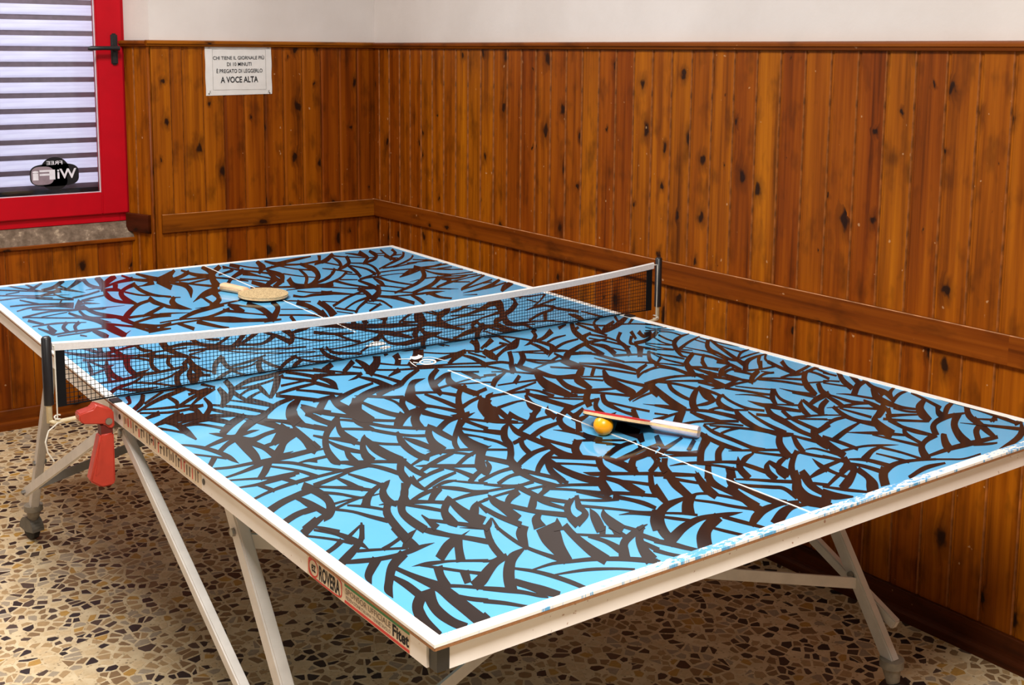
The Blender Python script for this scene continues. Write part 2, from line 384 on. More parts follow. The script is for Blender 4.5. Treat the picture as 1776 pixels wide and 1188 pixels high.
def plank(p, q, z0, z1, parent):
    """a board whose face runs from plan point p (left, seen from the room) to q (right)"""
    p = Vector(p); q = Vector(q); wd = (q-p).length; d = (q-p)/wd
    o = link('plank', plank_mesh(wd-.0006, z1-z0), parent)
    o.location = ((p.x+q.x)/2, (p.y+q.y)/2, z0); o.rotation_euler = (0, 0, math.atan2(d.y, d.x)); return o
xf, yf = XW-.008, YW-.008
edges_b = [0.087, 0.1745, 0.224, 0.3126, 0.4012, 0.4917, 0.5842] + [0.5842 + k*(xf-0.5842)/6 for k in range(1, 7)]
edges_b[-1] = XW+.004
for a, b in zip(edges_b, edges_b[1:]): plank((a, yf), (b, yf), 0.0, 1.545, wall_back)
ye = [yf, 2.107] + [2.107-.0908*k for k in range(1, 50)]
for a, b in zip(ye, ye[1:]): plank((xf, a), (xf, b), 0.0, 1.545, wall_right)
# the splayed reveal: two boards, then the boards under the window
r0, r1 = Vector((0.028, 2.296)), Vector((0.081, yf+.004)); rm = r0 + (r1-r0)*0.42
plank(r0, rm, 0.0, 1.545, wall_back); plank(rm, r1, 0.0, 1.545, wall_back)
yl = 2.277
xl = [0.034] + [0.034-.052-.0905*k for k in range(0, 12)]
for a, b in zip(xl, xl[1:]): plank((b, yl), (a, yl), 0.0, 0.724, wall_back)
# rounded bead on the outer corner of the niche
bead = MB(); bead.tube([(0.083, yf-.001, 0.0), (0.083, yf-.001, 1.54)], 0.0075, 10); o = bead.build('corner_bead', M['pine_rail'], wall_back, True)

# ---- mouldings (grain along local Z, so every strip is built upright and laid down)
def strip(name, prof, p, q, mat, parent=None):
    """profile points (out, up) extruded from p to q; 'out' points into the room, to the right of p->q"""
    p = Vector(p); q = Vector(q); L = (q-p).length; dz = (q-p)/L; up = Vector((0,0,1)); out = dz.cross(up)
    n = len(prof); mb = MB()
    mb.add([(b, -a, z) for z in (0, L) for a, b in prof], [tuple(range(n-1,-1,-1)), tuple(range(n, 2*n))] + [(i, (i+1)%n, n+(i+1)%n, n+i) for i in range(n)])
    o = mb.build(name, mat, parent)
    m = Matrix((up, -out, dz)).transposed().to_4x4(); m.translation = p; o.matrix_world = m; return o
cornice = [(-.008,-.0), (.006,0), (.019,-.003), (.021,-.007), (.021,-.014), (.016,-.017), (.013,-.024), (.006,-.026), (-.008,-.026)]
rail = [(-.002, 0), (.012, 0), (.0145, -.002), (.0145, -.074), (.0125, -.077), (-.002, -.077)]
base = [(-.002, 0.081), (.009, .081), (.0115, .078), (.0115, .034), (.021, .030), (.024, .022), (.024, 0), (-.002, 0)]
tag(strip('trim_1', cornice, (0.074, yf, ZC), (xf, yf, ZC), M['pine_rail']), kind='structure')
tag(strip('trim_2', cornice, (xf, yf, ZC-.001), (xf, -2.2, ZC-.001), M['pine_rail']), kind='structure')
tag(strip('trim_3', cornice, (r0.x, r0.y, ZC-.001), (r1.x+.004, r1.y-.008, ZC-.001), M['pine_rail']), kind='structure')
tag(strip('trim_4', rail, (0.117, yf, ZR), (xf-.013, yf, ZR), M['pine_rail']), kind='structure')
tag(strip('trim_5', rail, (xf, yf, ZR+.001), (xf, 0.0-1.02, ZR+.001), M['pine_rail']), kind='structure')
tag(strip('trim_6', rail, (xf, -1.02, ZR+.001), (xf, -2.2, ZR+.001), M['pine_rail']), kind='structure')
tag(strip('trim_7', rail, (r0.x, r0.y, ZR), (r1.x-.004, r1.y+.008, ZR), M['pine_dark']), kind='structure')
tag(strip('baseboard_right', base, (xf, yf, 0), (xf, -2.2, 0), M['pine_dark']), kind='structure')
tag(strip('baseboard_back', base, (0.09, yf, 0), (xf, yf, 0), M['pine_rail']), kind='structure')
tag(strip('baseboard_left', base, (-1.05, yl, 0), (0.034, yl, 0), M['pine_rail']), kind='structure')
def worn(o, L, out, up, r):  # thin pale strip on a rail top: dust plus painted reflected light
    MB().box(up-r, up+.0006, -out-.0006, -out+.004, 0.0, L).build('dusty_lit_edge', M['dust_highlight'], o)
for nm, L in (('trim_4', xf-.013-.117), ('trim_5', yf+1.02), ('trim_6', 1.18)): worn(bpy.data.objects[nm], L, .012, 0.0, .0018)  # strips of dust plus painted reflected light on the rail tops
# cap strip and sloping cement sill under the window
capp = [(-.004, 0), (.014, 0), (.0165, -.003), (.0165, -.013), (.014, -.016), (-.004, -.016)]
tag(strip('trim_8', capp, (-1.05, yl, 0.739), (0.040, yl, 0.739), M['pine_rail']), kind='structure')
sl = MB(); n = 40
def sill_z(x, k): return (0.739, 0.752, 0.772, 0.790, 0.802)[k] + (random.uniform(-.002, .002) if 0 < k < 4 else 0)
vs = []; 
for i in range(n+1):
    x = -1.05 + (1.088)*i/n
    for k, y in enumerate((2.264, 2.272, 2.285, 2.298, 2.312)): vs.append((x, y, sill_z(x, k)))
fs = [(i*5+k, (i+1)*5+k, (i+1)*5+k+1, i*5+k+1) for i in range(n) for k in range(4)]
b = len(vs)
vs += [(-1.05, 2.264, .735), (0.038, 2.264, .735), (0.038, 2.34, .735), (-1.05, 2.34, .735), (-1.05, 2.34, .802), (0.038, 2.34, .802)]
fs += [(b, b+1, n*5, 0) if False else (b, b+1, n*5) , (b+2, b+3, b+4, b+5), (b, b+3, b+2, b+1)]
sl.add(vs, fs); o = sl.build('trim_9', M['sill']); tag(o, kind='structure')

# ---- window: crimson frame, sash, pane, handle, sticker
win = empty('window_1', (-0.5, 2.30, 0.80)); tag(win, kind='structure')
def kid(mb, name, mat, parent=win, **kw):
    off = parent.matrix_basis.translation if parent is win else None
    if off is not None: mb.v = [(x-off.x, y-off.y, z-off.z) for x, y, z in mb.v]
    return mb.build(name, mat, parent, **kw)
def ring(x0, x1, z0, z1, wx, wz, y0, y1):
    m = MB(); m.box(x0, x0+wx, y0, y1, z0, z1); m.box(x1-wx, x1, y0, y1, z0, z1); m.box(x0+wx, x1-wx, y0, y1, z0, z0+wz); m.box(x0+wx, x1-wx, y0, y1, z1-wz, z1); return m
kid(ring(-1.09, 0.046, 0.803, 2.36, 0.05, 0.05, 2.312, 2.372), 'outer_frame', M['redframe'], bevel=0.002)
sash = kid(ring(-1.055, 0.028, 0.838, 2.33, 0.106, 0.092, 2.296, 2.350), 'sash', M['redframe'], bevel=0.004)
kid(ring(-0.951, -0.076, 0.928, 2.24, 0.005, 0.004, 2.312, 2.322), 'gasket', M['gasket'])
kid(MB().box(-0.950, -0.077, 2.320, 2.325, 0.929, 2.239), 'glass_pane', M['glass'])
hd = kid(MB().box(-0.022, 0.006, 2.284, 2.297, 1.452, 1.580), 'handle', M['handleblack'], bevel=0.006, segs=3); autosmooth(hd)
lv = MB(); lv.tube([(-0.008, 2.290, 1.520), (-0.008, 2.262, 1.520)], 0.013, 12); lv.tube([(0.004, 2.258, 1.520), (-0.06, 2.256, 1.520), (-0.108, 2.257, 1.519), (-0.122, 2.262, 1.518)], [.0095, .0085, .0095, .006], 10)
lv.v = [(x+0.5, y-2.30, z-0.80) for x, y, z in lv.v]; o = lv.build('lever', M['handleblack'], hd); autosmooth(o)
# free-wifi sticker on the outer side of the pane, so it reads mirrored from indoors
def blob(cx, cz, a, b, p=2.0, n=36):
    o = []
    for k in range(n):
        t = 2*PI*k/n; c, s = math.cos(t), math.sin(t)
        o.append((cx + a*math.copysign(abs(c)**(2/p), c), cz + b*math.copysign(abs(s)**(2/p), s)))
    return o
def flat(polys, y, thick=0.0003):
    m = MB()
    for q in polys:
        n = len(q); m.add([(x, y, z) for x, z in q] + [(x, y+thick, z) for x, z in q], [tuple(range(n)), tuple(range(2*n-1, n-1, -1))] + [(i, (i+1)%n, n+(i+1)%n, n+i) for i in range(n)])
    return m
stk = kid(flat([blob(-0.258, 1.010, 0.096, 0.046, 3.4), blob(-0.256, 1.030, 0.056, 0.053), blob(-0.258, 0.985, 0.050, 0.036)], 2.3190), 'wifi_sticker', M['decal'])
o = kid(flat([blob(-0.305, 1.009, 0.044, 0.037, 3.2)], 2.3186, .0002), 'sticker_panel', M['slatdark'])
o.parent = stk
def mir(x1, z, y): return frame((x1+0.5, y-2.30, z-0.80), (-1, 0, 0), (0, 0, 1))
letters([('FREE', mir(-0.226, 1.052, 2.3180), 0.062, 0.015, 0.01), ('Wi', mir(-0.172, 0.994, 2.3180), 0.076, 0.040, 0.02),
         ('Fi', mir(-0.256, 0.992, 2.3180), 0.088, 0.040, 0.03)], 'sticker_lettering', M['decalw'], stk)

# ---- white shutter behind the pane, one object per slat
shut = empty('window_shutter', (-0.5, 2.42, 0.90)); tag(shut, 'white slatted shutter closed behind the red-framed window', 'shutter')
L = 1.0; sm = MB()
prof = [(0.010, -0.003), (-0.004, 0.0), (-0.006, 0.012), (-0.0065, 0.024), (-0.004, 0.033), (0.003, 0.039), (0.012, 0.0405)]
n = len(prof); sm.add([(x, y, z) for x in (-L/2, L/2) for y, z in prof], [(i, i+1, n+i+1, n+i) for i in range(n-1)])
slat_me = sm.mesh('slat', M['slat'], True)
gap_me = MB().box(-L/2, L/2, 0.004, 0.009, -0.0225, -0.0020).mesh('slat_joint', M['slatdark'])
for k in range(23):
    o = link('slat', slat_me, shut); o.location = (0, 0, 0.062 + 0.0629*k)
    o = link('slat_joint', gap_me, shut); o.location = (0, 0, 0.062 + 0.0629*k)
MB().box(-L/2, L/2, -0.004, 0.012, -0.06, 0.040).build('bottom_rail', M['blackplastic'], shut)

# painted strokes: control points of the left edge, then of the right edge, in millimetres on the table top
PAINT_NEAR = [
[-723,-942,-702,-981,-696,-1028,-690,-1042,-686,-1056,-718,-934,-693,-967,-680,-1007,-680,-1030,-684,-1054],[-735,-967,-714,-996,-698,-1027,-730,-960,-709,-987,-691,-1015],[-651,-962,-668,-994,-681,-1013,-697,-1028,-721,-1047,-743,-1065,-644,-967,-662,-1000,-678,-1025,-698,-1048,-724,-1072,-746,-1089],
[-656,-966,-686,-993,-656,-973,-687,-1000],[-701,-992,-723,-1011,-747,-1026,-704,-1010,-726,-1026,-749,-1039],[-706,-1057,-671,-1072,-636,-1091,-700,-1045,-666,-1064,-631,-1082],[-748,-1078,-723,-1093,-696,-1103,-665,-1108,-639,-1107,-615,-1101,-589,-1094,-744,-1069,-716,-1077,-689,-1088,-658,-1093,-631,-1089,-609,-1088,-589,-1093],
[-693,-1082,-726,-1120,-740,-1144,-742,-1166,-691,-1105,-722,-1137,-730,-1147,-741,-1166],[-647,-1086,-688,-1121,-721,-1168,-738,-1197,-739,-1222,-649,-1113,-685,-1141,-713,-1179,-725,-1198,-738,-1222],
[-618,-1007,-627,-1052,-633,-1090,-616,-1093,-598,-992,-607,-1037,-610,-1067,-614,-1090],[-583,-1030,-610,-1042,-640,-1079,-583,-1031,-610,-1059,-637,-1092],[-616,-1037,-644,-1053,-666,-1062,-620,-1050,-648,-1065,-669,-1076],
[-584,-1029,-578,-1060,-560,-1090,-542,-1117,-528,-1143,-520,-1155,-580,-1024,-563,-1040,-549,-1075,-530,-1102,-514,-1127,-507,-1139],[-516,-1084,-538,-1092,-517,-1085,-541,-1100],[-525,-1066,-511,-1083,-492,-1101,-524,-1065,-506,-1076,-483,-1087],
[-545,-1085,-578,-1103,-615,-1137,-553,-1113,-582,-1131,-616,-1161],[-555,-1094,-578,-1134,-602,-1175,-541,-1100,-565,-1138,-587,-1179],[-664,-1148,-649,-1155,-636,-1162,-610,-1168,-585,-1184,-562,-1201,-664,-1148,-644,-1146,-629,-1149,-605,-1161,-580,-1176,-555,-1192],
[-653,-1154,-635,-1180,-617,-1205,-599,-1229,-589,-1241,-649,-1149,-629,-1172,-611,-1197,-592,-1219,-581,-1230],[-639,-1169,-654,-1202,-671,-1244,-623,-1170,-638,-1199,-650,-1238],[-690,-1145,-685,-1179,-681,-1211,-678,-1242,-682,-1277,-685,-1318,-688,-1355,-687,-1375,-681,-1135,-674,-1166,-665,-1194,-656,-1221,-656,-1258,-659,-1299,-661,-1335,-660,-1354],
[-709,-1169,-709,-1203,-711,-1242,-700,-1159,-694,-1189,-695,-1229],[-699,-1223,-726,-1253,-742,-1285,-748,-1318,-745,-1353,-694,-1243,-716,-1267,-723,-1282,-730,-1306,-736,-1346],[-695,-1227,-712,-1272,-719,-1307,-717,-1339,-711,-1361,-673,-1226,-693,-1267,-699,-1293,-700,-1323,-694,-1345],
[-667,-1235,-645,-1248,-616,-1279,-659,-1223,-639,-1239,-609,-1269],[-666,-1270,-655,-1292,-638,-1311,-659,-1262,-647,-1281,-630,-1300],[-616,-1206,-632,-1243,-600,-1206,-620,-1243],
[-488,-1081,-508,-1114,-529,-1158,-543,-1205,-477,-1083,-495,-1113,-513,-1151,-527,-1197],[-486,-1189,-518,-1195,-549,-1224,-576,-1260,-598,-1298,-488,-1195,-522,-1220,-540,-1240,-560,-1267,-580,-1301],
[-521,-1190,-545,-1195,-573,-1211,-602,-1231,-622,-1243,-529,-1209,-553,-1218,-576,-1235,-606,-1260,-629,-1271],[-569,-1198,-557,-1204,-542,-1204,-564,-1190,-553,-1196,-537,-1193],[-477,-1097,-484,-1133,-488,-1172,-487,-1197,-481,-1230,-473,-1267,-469,-1090,-474,-1125,-478,-1163,-478,-1188,-471,-1220,-459,-1254],
[-437,-1110,-465,-1139,-483,-1175,-490,-1199,-431,-1128,-450,-1149,-466,-1173,-482,-1197],[-430,-1146,-451,-1190,-463,-1232,-474,-1274,-378,-1135,-404,-1178,-429,-1219,-451,-1265],[-390,-1161,-402,-1196,-414,-1237,-424,-1279,-426,-1310,-370,-1151,-382,-1185,-390,-1222,-395,-1259,-398,-1290],
[-393,-1198,-374,-1217,-357,-1232,-338,-1247,-387,-1191,-367,-1209,-349,-1223,-331,-1239],[-381,-1217,-374,-1250,-381,-1290,-371,-1207,-361,-1240,-359,-1274],[-273,-1227,-303,-1235,-342,-1253,-373,-1282,-398,-1311,-282,-1243,-313,-1256,-344,-1272,-360,-1291,-380,-1318],
[-285,-1230,-321,-1262,-351,-1303,-374,-1346,-280,-1238,-309,-1267,-328,-1298,-341,-1334],[-312,-1266,-305,-1297,-298,-1254,-292,-1286],[-328,-1283,-331,-1323,-317,-1275,-315,-1312],
[-526,-1264,-489,-1266,-461,-1277,-433,-1289,-409,-1305,-387,-1323,-359,-1353,-523,-1259,-483,-1257,-453,-1266,-424,-1277,-399,-1292,-375,-1310,-345,-1339],[-512,-1295,-483,-1304,-455,-1315,-424,-1333,-401,-1351,-510,-1291,-477,-1297,-448,-1306,-418,-1326,-396,-1345],
[-546,-1244,-529,-1270,-517,-1301,-509,-1330,-503,-1360,-540,-1238,-521,-1261,-507,-1290,-498,-1320,-493,-1352],[-576,-1286,-568,-1309,-562,-1335,-548,-1356,-561,-1270,-552,-1293,-542,-1315,-534,-1342],
[-622,-1275,-601,-1299,-582,-1319,-570,-1339,-561,-1348,-614,-1264,-591,-1285,-574,-1309,-563,-1331,-558,-1345],[-644,-1308,-623,-1330,-608,-1349,-598,-1356,-636,-1297,-616,-1320,-602,-1342,-595,-1352],
[-334,-1191,-359,-1219,-327,-1198,-352,-1226],[-326,-1207,-343,-1239,-310,-1202,-328,-1234],[-330,-1207,-337,-1252,-317,-1198,-323,-1243],[-312,-1216,-304,-1245,-302,-1206,-293,-1235],
[-664,-1335,-666,-1352,-657,-1331,-659,-1347],[-108,-1074,-76,-1097,-44,-1121,-93,-1058,-66,-1087,-30,-1108],[-101,-1091,-87,-1119,-70,-1149,-87,-1078,-75,-1108,-60,-1139],[-95,-1091,-118,-1132,-131,-1169,-143,-1197,-68,-1080,-87,-1117,-103,-1153,-116,-1184],
[-155,-1115,-172,-1148,-185,-1184,-127,-1103,-146,-1137,-168,-1176],[-125,-1178,-154,-1176,-183,-1179,-222,-1201,-256,-1237,-281,-1276,-292,-1309,-133,-1188,-167,-1195,-196,-1205,-219,-1221,-237,-1240,-255,-1267,-269,-1298],
[-215,-1216,-192,-1236,-177,-1255,-208,-1209,-184,-1228,-169,-1247],[-112,-1167,-154,-1195,-193,-1234,-113,-1187,-145,-1213,-173,-1245],[-127,-1188,-105,-1187,-88,-1204,-70,-1247,-80,-1285,-117,-1176,-96,-1178,-78,-1195,-58,-1238,-54,-1268],
[-43,-1109,-65,-1141,-90,-1183,-99,-1217,-25,-1104,-41,-1131,-58,-1166,-73,-1202],[-14,-1108,-55,-1157,-60,-1195,-64,-1235,-79,-1276,-89,-1308,4,-1107,-27,-1145,-40,-1181,-43,-1222,-53,-1261,-57,-1289],
[24,-1128,-19,-1168,-50,-1213,34,-1135,1,-1167,-21,-1203],[-40,-1189,-62,-1243,-79,-1293,-20,-1178,-39,-1230,-50,-1276],[-23,-1180,-28,-1218,-33,-1258,-32,-1294,-19,-1307,-2,-1166,-12,-1207,-12,-1243,-8,-1276,1,-1291],
[-1,-1172,21,-1192,43,-1218,71,-1245,6,-1166,31,-1184,56,-1207,86,-1233],[-19,-1185,-8,-1210,19,-1240,31,-1256,14,-1299,-10,-1177,4,-1200,33,-1228,46,-1246,35,-1288],[117,-1199,79,-1235,39,-1270,8,-1319,16,-1345,25,-1362,133,-1201,98,-1239,73,-1263,57,-1292,58,-1316,63,-1335],
[125,-1211,95,-1245,74,-1278,66,-1313,69,-1330,146,-1206,126,-1236,102,-1265,88,-1300,88,-1318],[96,-1267,109,-1293,107,-1259,124,-1282],[110,-1246,141,-1242,172,-1237,117,-1238,152,-1229,185,-1222],
[-136,-1340,-105,-1325,-70,-1310,-28,-1304,8,-1312,-133,-1326,-94,-1300,-53,-1287,-15,-1291,17,-1303],[-102,-1368,-57,-1341,-21,-1326,11,-1330,-95,-1339,-44,-1313,-5,-1308,20,-1322],
[-133,-1203,-115,-1231,-102,-1262,-80,-1296,-125,-1196,-106,-1222,-91,-1253,-70,-1288],[-102,-1285,-121,-1272,-147,-1262,-176,-1255,-217,-1261,-256,-1277,-290,-1294,-103,-1286,-133,-1285,-160,-1276,-189,-1273,-231,-1286,-266,-1304,-299,-1322],
[-229,-1228,-217,-1248,-203,-1265,-221,-1220,-207,-1238,-194,-1257],[-142,-1260,-189,-1280,-234,-1310,-273,-1352,-156,-1291,-198,-1310,-220,-1328,-248,-1360],[-150,-1284,-143,-1312,-135,-1336,-127,-1358,-138,-1274,-130,-1301,-123,-1327,-118,-1351],
[-196,-1306,-188,-1333,-177,-1357,-188,-1299,-178,-1325,-169,-1350],[-310,-1293,-299,-1317,-289,-1340,-278,-1360,-297,-1281,-283,-1304,-276,-1329,-268,-1351],[-334,-1317,-325,-1341,-313,-1361,-321,-1307,-315,-1332,-304,-1353],
[-355,-1342,-351,-1351,-348,-1335,-346,-1347],[-752,-210,-704,-173,-748,-192,-701,-154],[-748,-262,-713,-251,-668,-217,-744,-247,-707,-224,-663,-198],[-724,-250,-713,-287,-715,-341,-709,-394,-719,-239,-701,-264,-694,-308,-704,-387],
[-750,-281,-730,-311,-714,-343,-743,-264,-725,-297,-708,-330],[-712,-247,-680,-243,-642,-239,-709,-238,-671,-215,-633,-210],[-705,-278,-669,-271,-636,-265,-612,-267,-701,-266,-663,-250,-632,-252,-609,-257],
[-642,-225,-657,-270,-629,-234,-648,-276],[-700,-294,-656,-289,-622,-298,-609,-332,-697,-281,-649,-268,-615,-282,-603,-318],[-645,-280,-611,-282,-573,-297,-641,-267,-607,-270,-568,-285],
[-697,-299,-671,-305,-653,-332,-638,-367,-692,-284,-665,-289,-646,-317,-629,-348],[-559,-278,-605,-311,-651,-370,-567,-312,-613,-355,-655,-405],[-551,-308,-594,-353,-632,-406,-560,-356,-600,-394,-634,-436],
[-577,-324,-571,-353,-575,-321,-560,-331],[-579,-300,-552,-339,-571,-283,-539,-313],[-527,-294,-556,-353,-517,-310,-546,-368],[-571,-344,-558,-391,-548,-426,-537,-455,-554,-311,-534,-349,-530,-396,-520,-425],
[-543,-358,-524,-387,-510,-420,-483,-474,-535,-341,-514,-367,-494,-391,-469,-449],[-492,-347,-508,-405,-501,-443,-457,-325,-472,-366,-482,-418],[-461,-371,-454,-413,-445,-345,-441,-394],
[-672,-368,-663,-398,-648,-422,-623,-423,-599,-414,-579,-406,-671,-366,-653,-377,-640,-403,-615,-401,-593,-397,-579,-405],[-713,-454,-678,-440,-646,-427,-710,-441,-671,-416,-639,-402],
[-701,-502,-668,-464,-634,-440,-699,-480,-664,-440,-627,-409],[-634,-443,-623,-474,-585,-451,-548,-439,-624,-423,-610,-442,-577,-427,-540,-416],[-649,-438,-659,-511,-665,-561,-673,-598,-623,-407,-631,-480,-641,-542,-656,-590],
[-643,-449,-631,-496,-625,-530,-631,-596,-628,-420,-615,-469,-609,-507,-607,-566],[-622,-518,-599,-513,-570,-501,-616,-501,-592,-492,-565,-488],[-522,-387,-558,-441,-592,-490,-525,-447,-564,-495,-595,-516],
[-520,-429,-565,-487,-594,-524,-627,-568,-529,-484,-568,-516,-593,-554,-625,-603],[-534,-453,-541,-520,-556,-581,-555,-608,-508,-420,-516,-492,-523,-545,-524,-569],[-613,-585,-581,-569,-606,-566,-580,-566],
[-747,-578,-717,-590,-680,-593,-644,-600,-606,-602,-541,-594,-742,-566,-712,-576,-674,-576,-635,-576,-596,-575,-531,-569],[-745,-634,-713,-627,-680,-617,-643,-603,-743,-625,-709,-613,-674,-596,-636,-580],
[-745,-650,-712,-666,-683,-683,-657,-689,-626,-690,-742,-643,-708,-656,-677,-670,-650,-671,-619,-673],[-749,-405,-731,-430,-716,-465,-705,-509,-701,-546,-693,-573,-746,-397,-725,-416,-706,-446,-693,-488,-688,-525,-693,-573],
[-749,-475,-729,-501,-704,-538,-745,-465,-725,-491,-699,-526],[-718,-502,-750,-555,-716,-522,-748,-572],[-647,-584,-671,-626,-696,-662,-642,-607,-669,-649,-696,-681],[-645,-606,-614,-636,-590,-687,-638,-593,-606,-621,-581,-673],
[-654,-626,-634,-658,-620,-689,-612,-731,-649,-617,-628,-647,-612,-675,-600,-713],[-605,-638,-585,-639,-572,-654,-602,-631,-579,-625,-559,-626],[-745,-694,-710,-703,-671,-701,-636,-695,-743,-687,-704,-688,-662,-677,-630,-678],
[-745,-762,-711,-747,-669,-736,-608,-728,-743,-752,-707,-734,-663,-719,-601,-709],[-714,-704,-703,-749,-705,-690,-694,-735],[-666,-700,-653,-738,-655,-681,-644,-724],[-751,-840,-719,-816,-687,-800,-634,-784,-746,-810,-712,-788,-679,-774,-624,-753],
[-684,-790,-686,-839,-681,-867,-677,-781,-670,-819,-666,-846],[-748,-894,-715,-874,-675,-862,-743,-870,-709,-851,-668,-843],[-735,-945,-697,-911,-731,-917,-694,-889],[-658,-762,-651,-797,-651,-837,-661,-865,-674,-884,-692,-917,-637,-731,-630,-769,-631,-819,-646,-870,-671,-907,-692,-918],
[-688,-790,-683,-841,-680,-895,-679,-777,-668,-820,-663,-874],[-670,-851,-698,-851,-676,-868,-705,-872],[-676,-885,-709,-905,-740,-929,-679,-901,-713,-930,-744,-958],[-721,-926,-708,-948,-698,-981,-716,-918,-701,-937,-686,-963],
[-743,-958,-723,-982,-739,-950,-719,-974],[-645,-955,-659,-980,-679,-1013,-642,-956,-653,-983,-672,-1019],[-650,-962,-685,-988,-651,-967,-686,-996],[-636,-769,-609,-790,-583,-813,-562,-844,-630,-757,-604,-780,-576,-801,-554,-831],
[-635,-802,-617,-824,-600,-858,-630,-792,-611,-814,-593,-847],[-646,-862,-616,-859,-581,-866,-642,-852,-613,-851,-576,-855],[-654,-884,-626,-871,-598,-863,-651,-873,-623,-862,-594,-853],
[-629,-879,-606,-906,-586,-937,-625,-872,-599,-896,-580,-927],[-656,-884,-636,-911,-624,-947,-610,-983,-650,-874,-630,-901,-615,-935,-599,-968],[-527,-813,-557,-832,-586,-858,-609,-892,-531,-828,-560,-852,-583,-878,-599,-907],
[-573,-864,-556,-863,-571,-858,-554,-858],[-525,-814,-553,-856,-569,-905,-563,-930,-519,-825,-540,-857,-550,-889,-551,-916],[-583,-905,-570,-915,-536,-944,-582,-904,-564,-906,-529,-932],
[-564,-894,-597,-945,-615,-1009,-627,-1068,-557,-905,-581,-944,-596,-997,-607,-1053],[-498,-836,-525,-880,-555,-920,-574,-964,-584,-1015,-488,-844,-516,-892,-544,-931,-559,-957,-568,-1003],
[-583,-790,-575,-831,-576,-779,-562,-814],[-457,-402,-449,-437,-439,-467,-438,-372,-436,-417,-427,-447],[-397,-400,-431,-436,-474,-489,-507,-544,-534,-606,-552,-670,-544,-691,-399,-417,-434,-465,-472,-511,-496,-551,-516,-598,-528,-647,-533,-676],
[-488,-467,-467,-501,-471,-435,-452,-475],[-509,-507,-496,-548,-503,-497,-484,-529],[-407,-410,-441,-474,-465,-541,-468,-606,-400,-413,-428,-472,-441,-517,-444,-577],[-427,-438,-411,-451,-397,-472,-421,-426,-403,-438,-387,-456],
[-376,-417,-398,-474,-399,-516,-396,-551,-341,-419,-362,-452,-380,-494,-382,-532],[-372,-484,-345,-506,-319,-526,-360,-462,-336,-490,-310,-510],[-396,-477,-377,-515,-361,-546,-326,-583,-297,-609,-392,-470,-366,-497,-350,-528,-315,-565,-284,-589],
[-444,-504,-421,-521,-398,-541,-437,-489,-413,-506,-390,-526],[-401,-520,-391,-559,-370,-601,-350,-624,-321,-647,-393,-508,-380,-542,-359,-584,-341,-610,-310,-630],[-279,-460,-317,-504,-346,-547,-282,-490,-316,-530,-343,-563],
[-272,-474,-309,-504,-341,-544,-280,-502,-314,-537,-341,-570],[-260,-483,-297,-538,-321,-597,-251,-499,-277,-538,-292,-581],[-277,-571,-297,-596,-321,-631,-347,-691,-361,-752,-276,-571,-285,-601,-303,-629,-320,-671,-327,-720],
[-284,-579,-295,-622,-298,-659,-297,-698,-277,-572,-274,-599,-277,-636,-280,-679],[-292,-638,-240,-594,-210,-582,-176,-578,-284,-608,-229,-564,-196,-555,-157,-546],[-254,-508,-240,-549,-229,-582,-239,-487,-225,-529,-216,-565],
[-202,-573,-243,-622,-281,-670,-308,-711,-325,-753,-203,-603,-243,-643,-276,-682,-295,-710,-311,-746],[-249,-635,-278,-694,-295,-754,-295,-804,-235,-629,-253,-676,-258,-717,-255,-761],
[-210,-595,-206,-636,-202,-679,-195,-576,-193,-620,-187,-662],[-244,-641,-229,-667,-211,-692,-234,-627,-220,-656,-202,-681],[-260,-680,-244,-700,-235,-728,-250,-666,-237,-691,-227,-717],
[-203,-586,-171,-635,-193,-573,-161,-622],[-419,-556,-437,-576,-460,-613,-488,-670,-501,-723,-418,-556,-429,-587,-450,-619,-465,-657,-471,-696],[-441,-592,-457,-656,-458,-712,-447,-751,-423,-574,-427,-623,-428,-675,-424,-720],
[-492,-538,-476,-575,-456,-614,-487,-528,-462,-551,-446,-599],[-440,-607,-422,-634,-395,-658,-431,-593,-414,-621,-387,-645],[-501,-552,-503,-596,-496,-631,-480,-658,-495,-544,-490,-578,-482,-609,-469,-641],
[-497,-617,-515,-663,-520,-706,-485,-611,-497,-649,-503,-689],[-552,-667,-536,-690,-505,-709,-474,-726,-450,-745,-550,-663,-527,-672,-496,-691,-465,-711,-442,-732],[-536,-688,-521,-717,-501,-737,-490,-769,-482,-805,-533,-682,-511,-700,-491,-721,-477,-752,-469,-788],
[-360,-581,-387,-635,-402,-687,-406,-740,-397,-767,-352,-578,-366,-622,-379,-666,-385,-715,-379,-744],[-368,-625,-368,-668,-363,-707,-361,-732,-362,-616,-349,-644,-344,-684,-342,-710],
[-370,-716,-355,-736,-369,-715,-346,-722],[-438,-773,-401,-755,-365,-744,-336,-747,-434,-763,-395,-738,-354,-721,-329,-736],[-343,-741,-314,-755,-286,-774,-334,-728,-306,-742,-274,-756],
[-351,-745,-329,-766,-313,-793,-346,-736,-321,-756,-304,-781],[-432,-714,-468,-769,-489,-817,-496,-855,-424,-732,-456,-776,-467,-804,-476,-838],[-444,-747,-453,-800,-450,-841,-429,-733,-436,-782,-436,-825],
[-445,-816,-415,-799,-373,-778,-337,-761,-441,-803,-408,-779,-364,-757,-331,-748],[-432,-776,-416,-796,-385,-820,-361,-835,-339,-852,-431,-774,-407,-782,-374,-803,-351,-821,-328,-836],
[-368,-825,-325,-795,-289,-779,-364,-810,-319,-778,-281,-764],[-471,-850,-434,-834,-399,-825,-466,-839,-427,-818,-391,-808],[-484,-895,-436,-870,-391,-853,-480,-882,-429,-853,-385,-841],
[-397,-814,-386,-846,-384,-896,-392,-806,-376,-833,-367,-877],[-329,-852,-362,-869,-394,-895,-335,-867,-367,-888,-398,-914],[-276,-754,-311,-797,-346,-848,-355,-890,-270,-775,-300,-813,-319,-842,-339,-880],
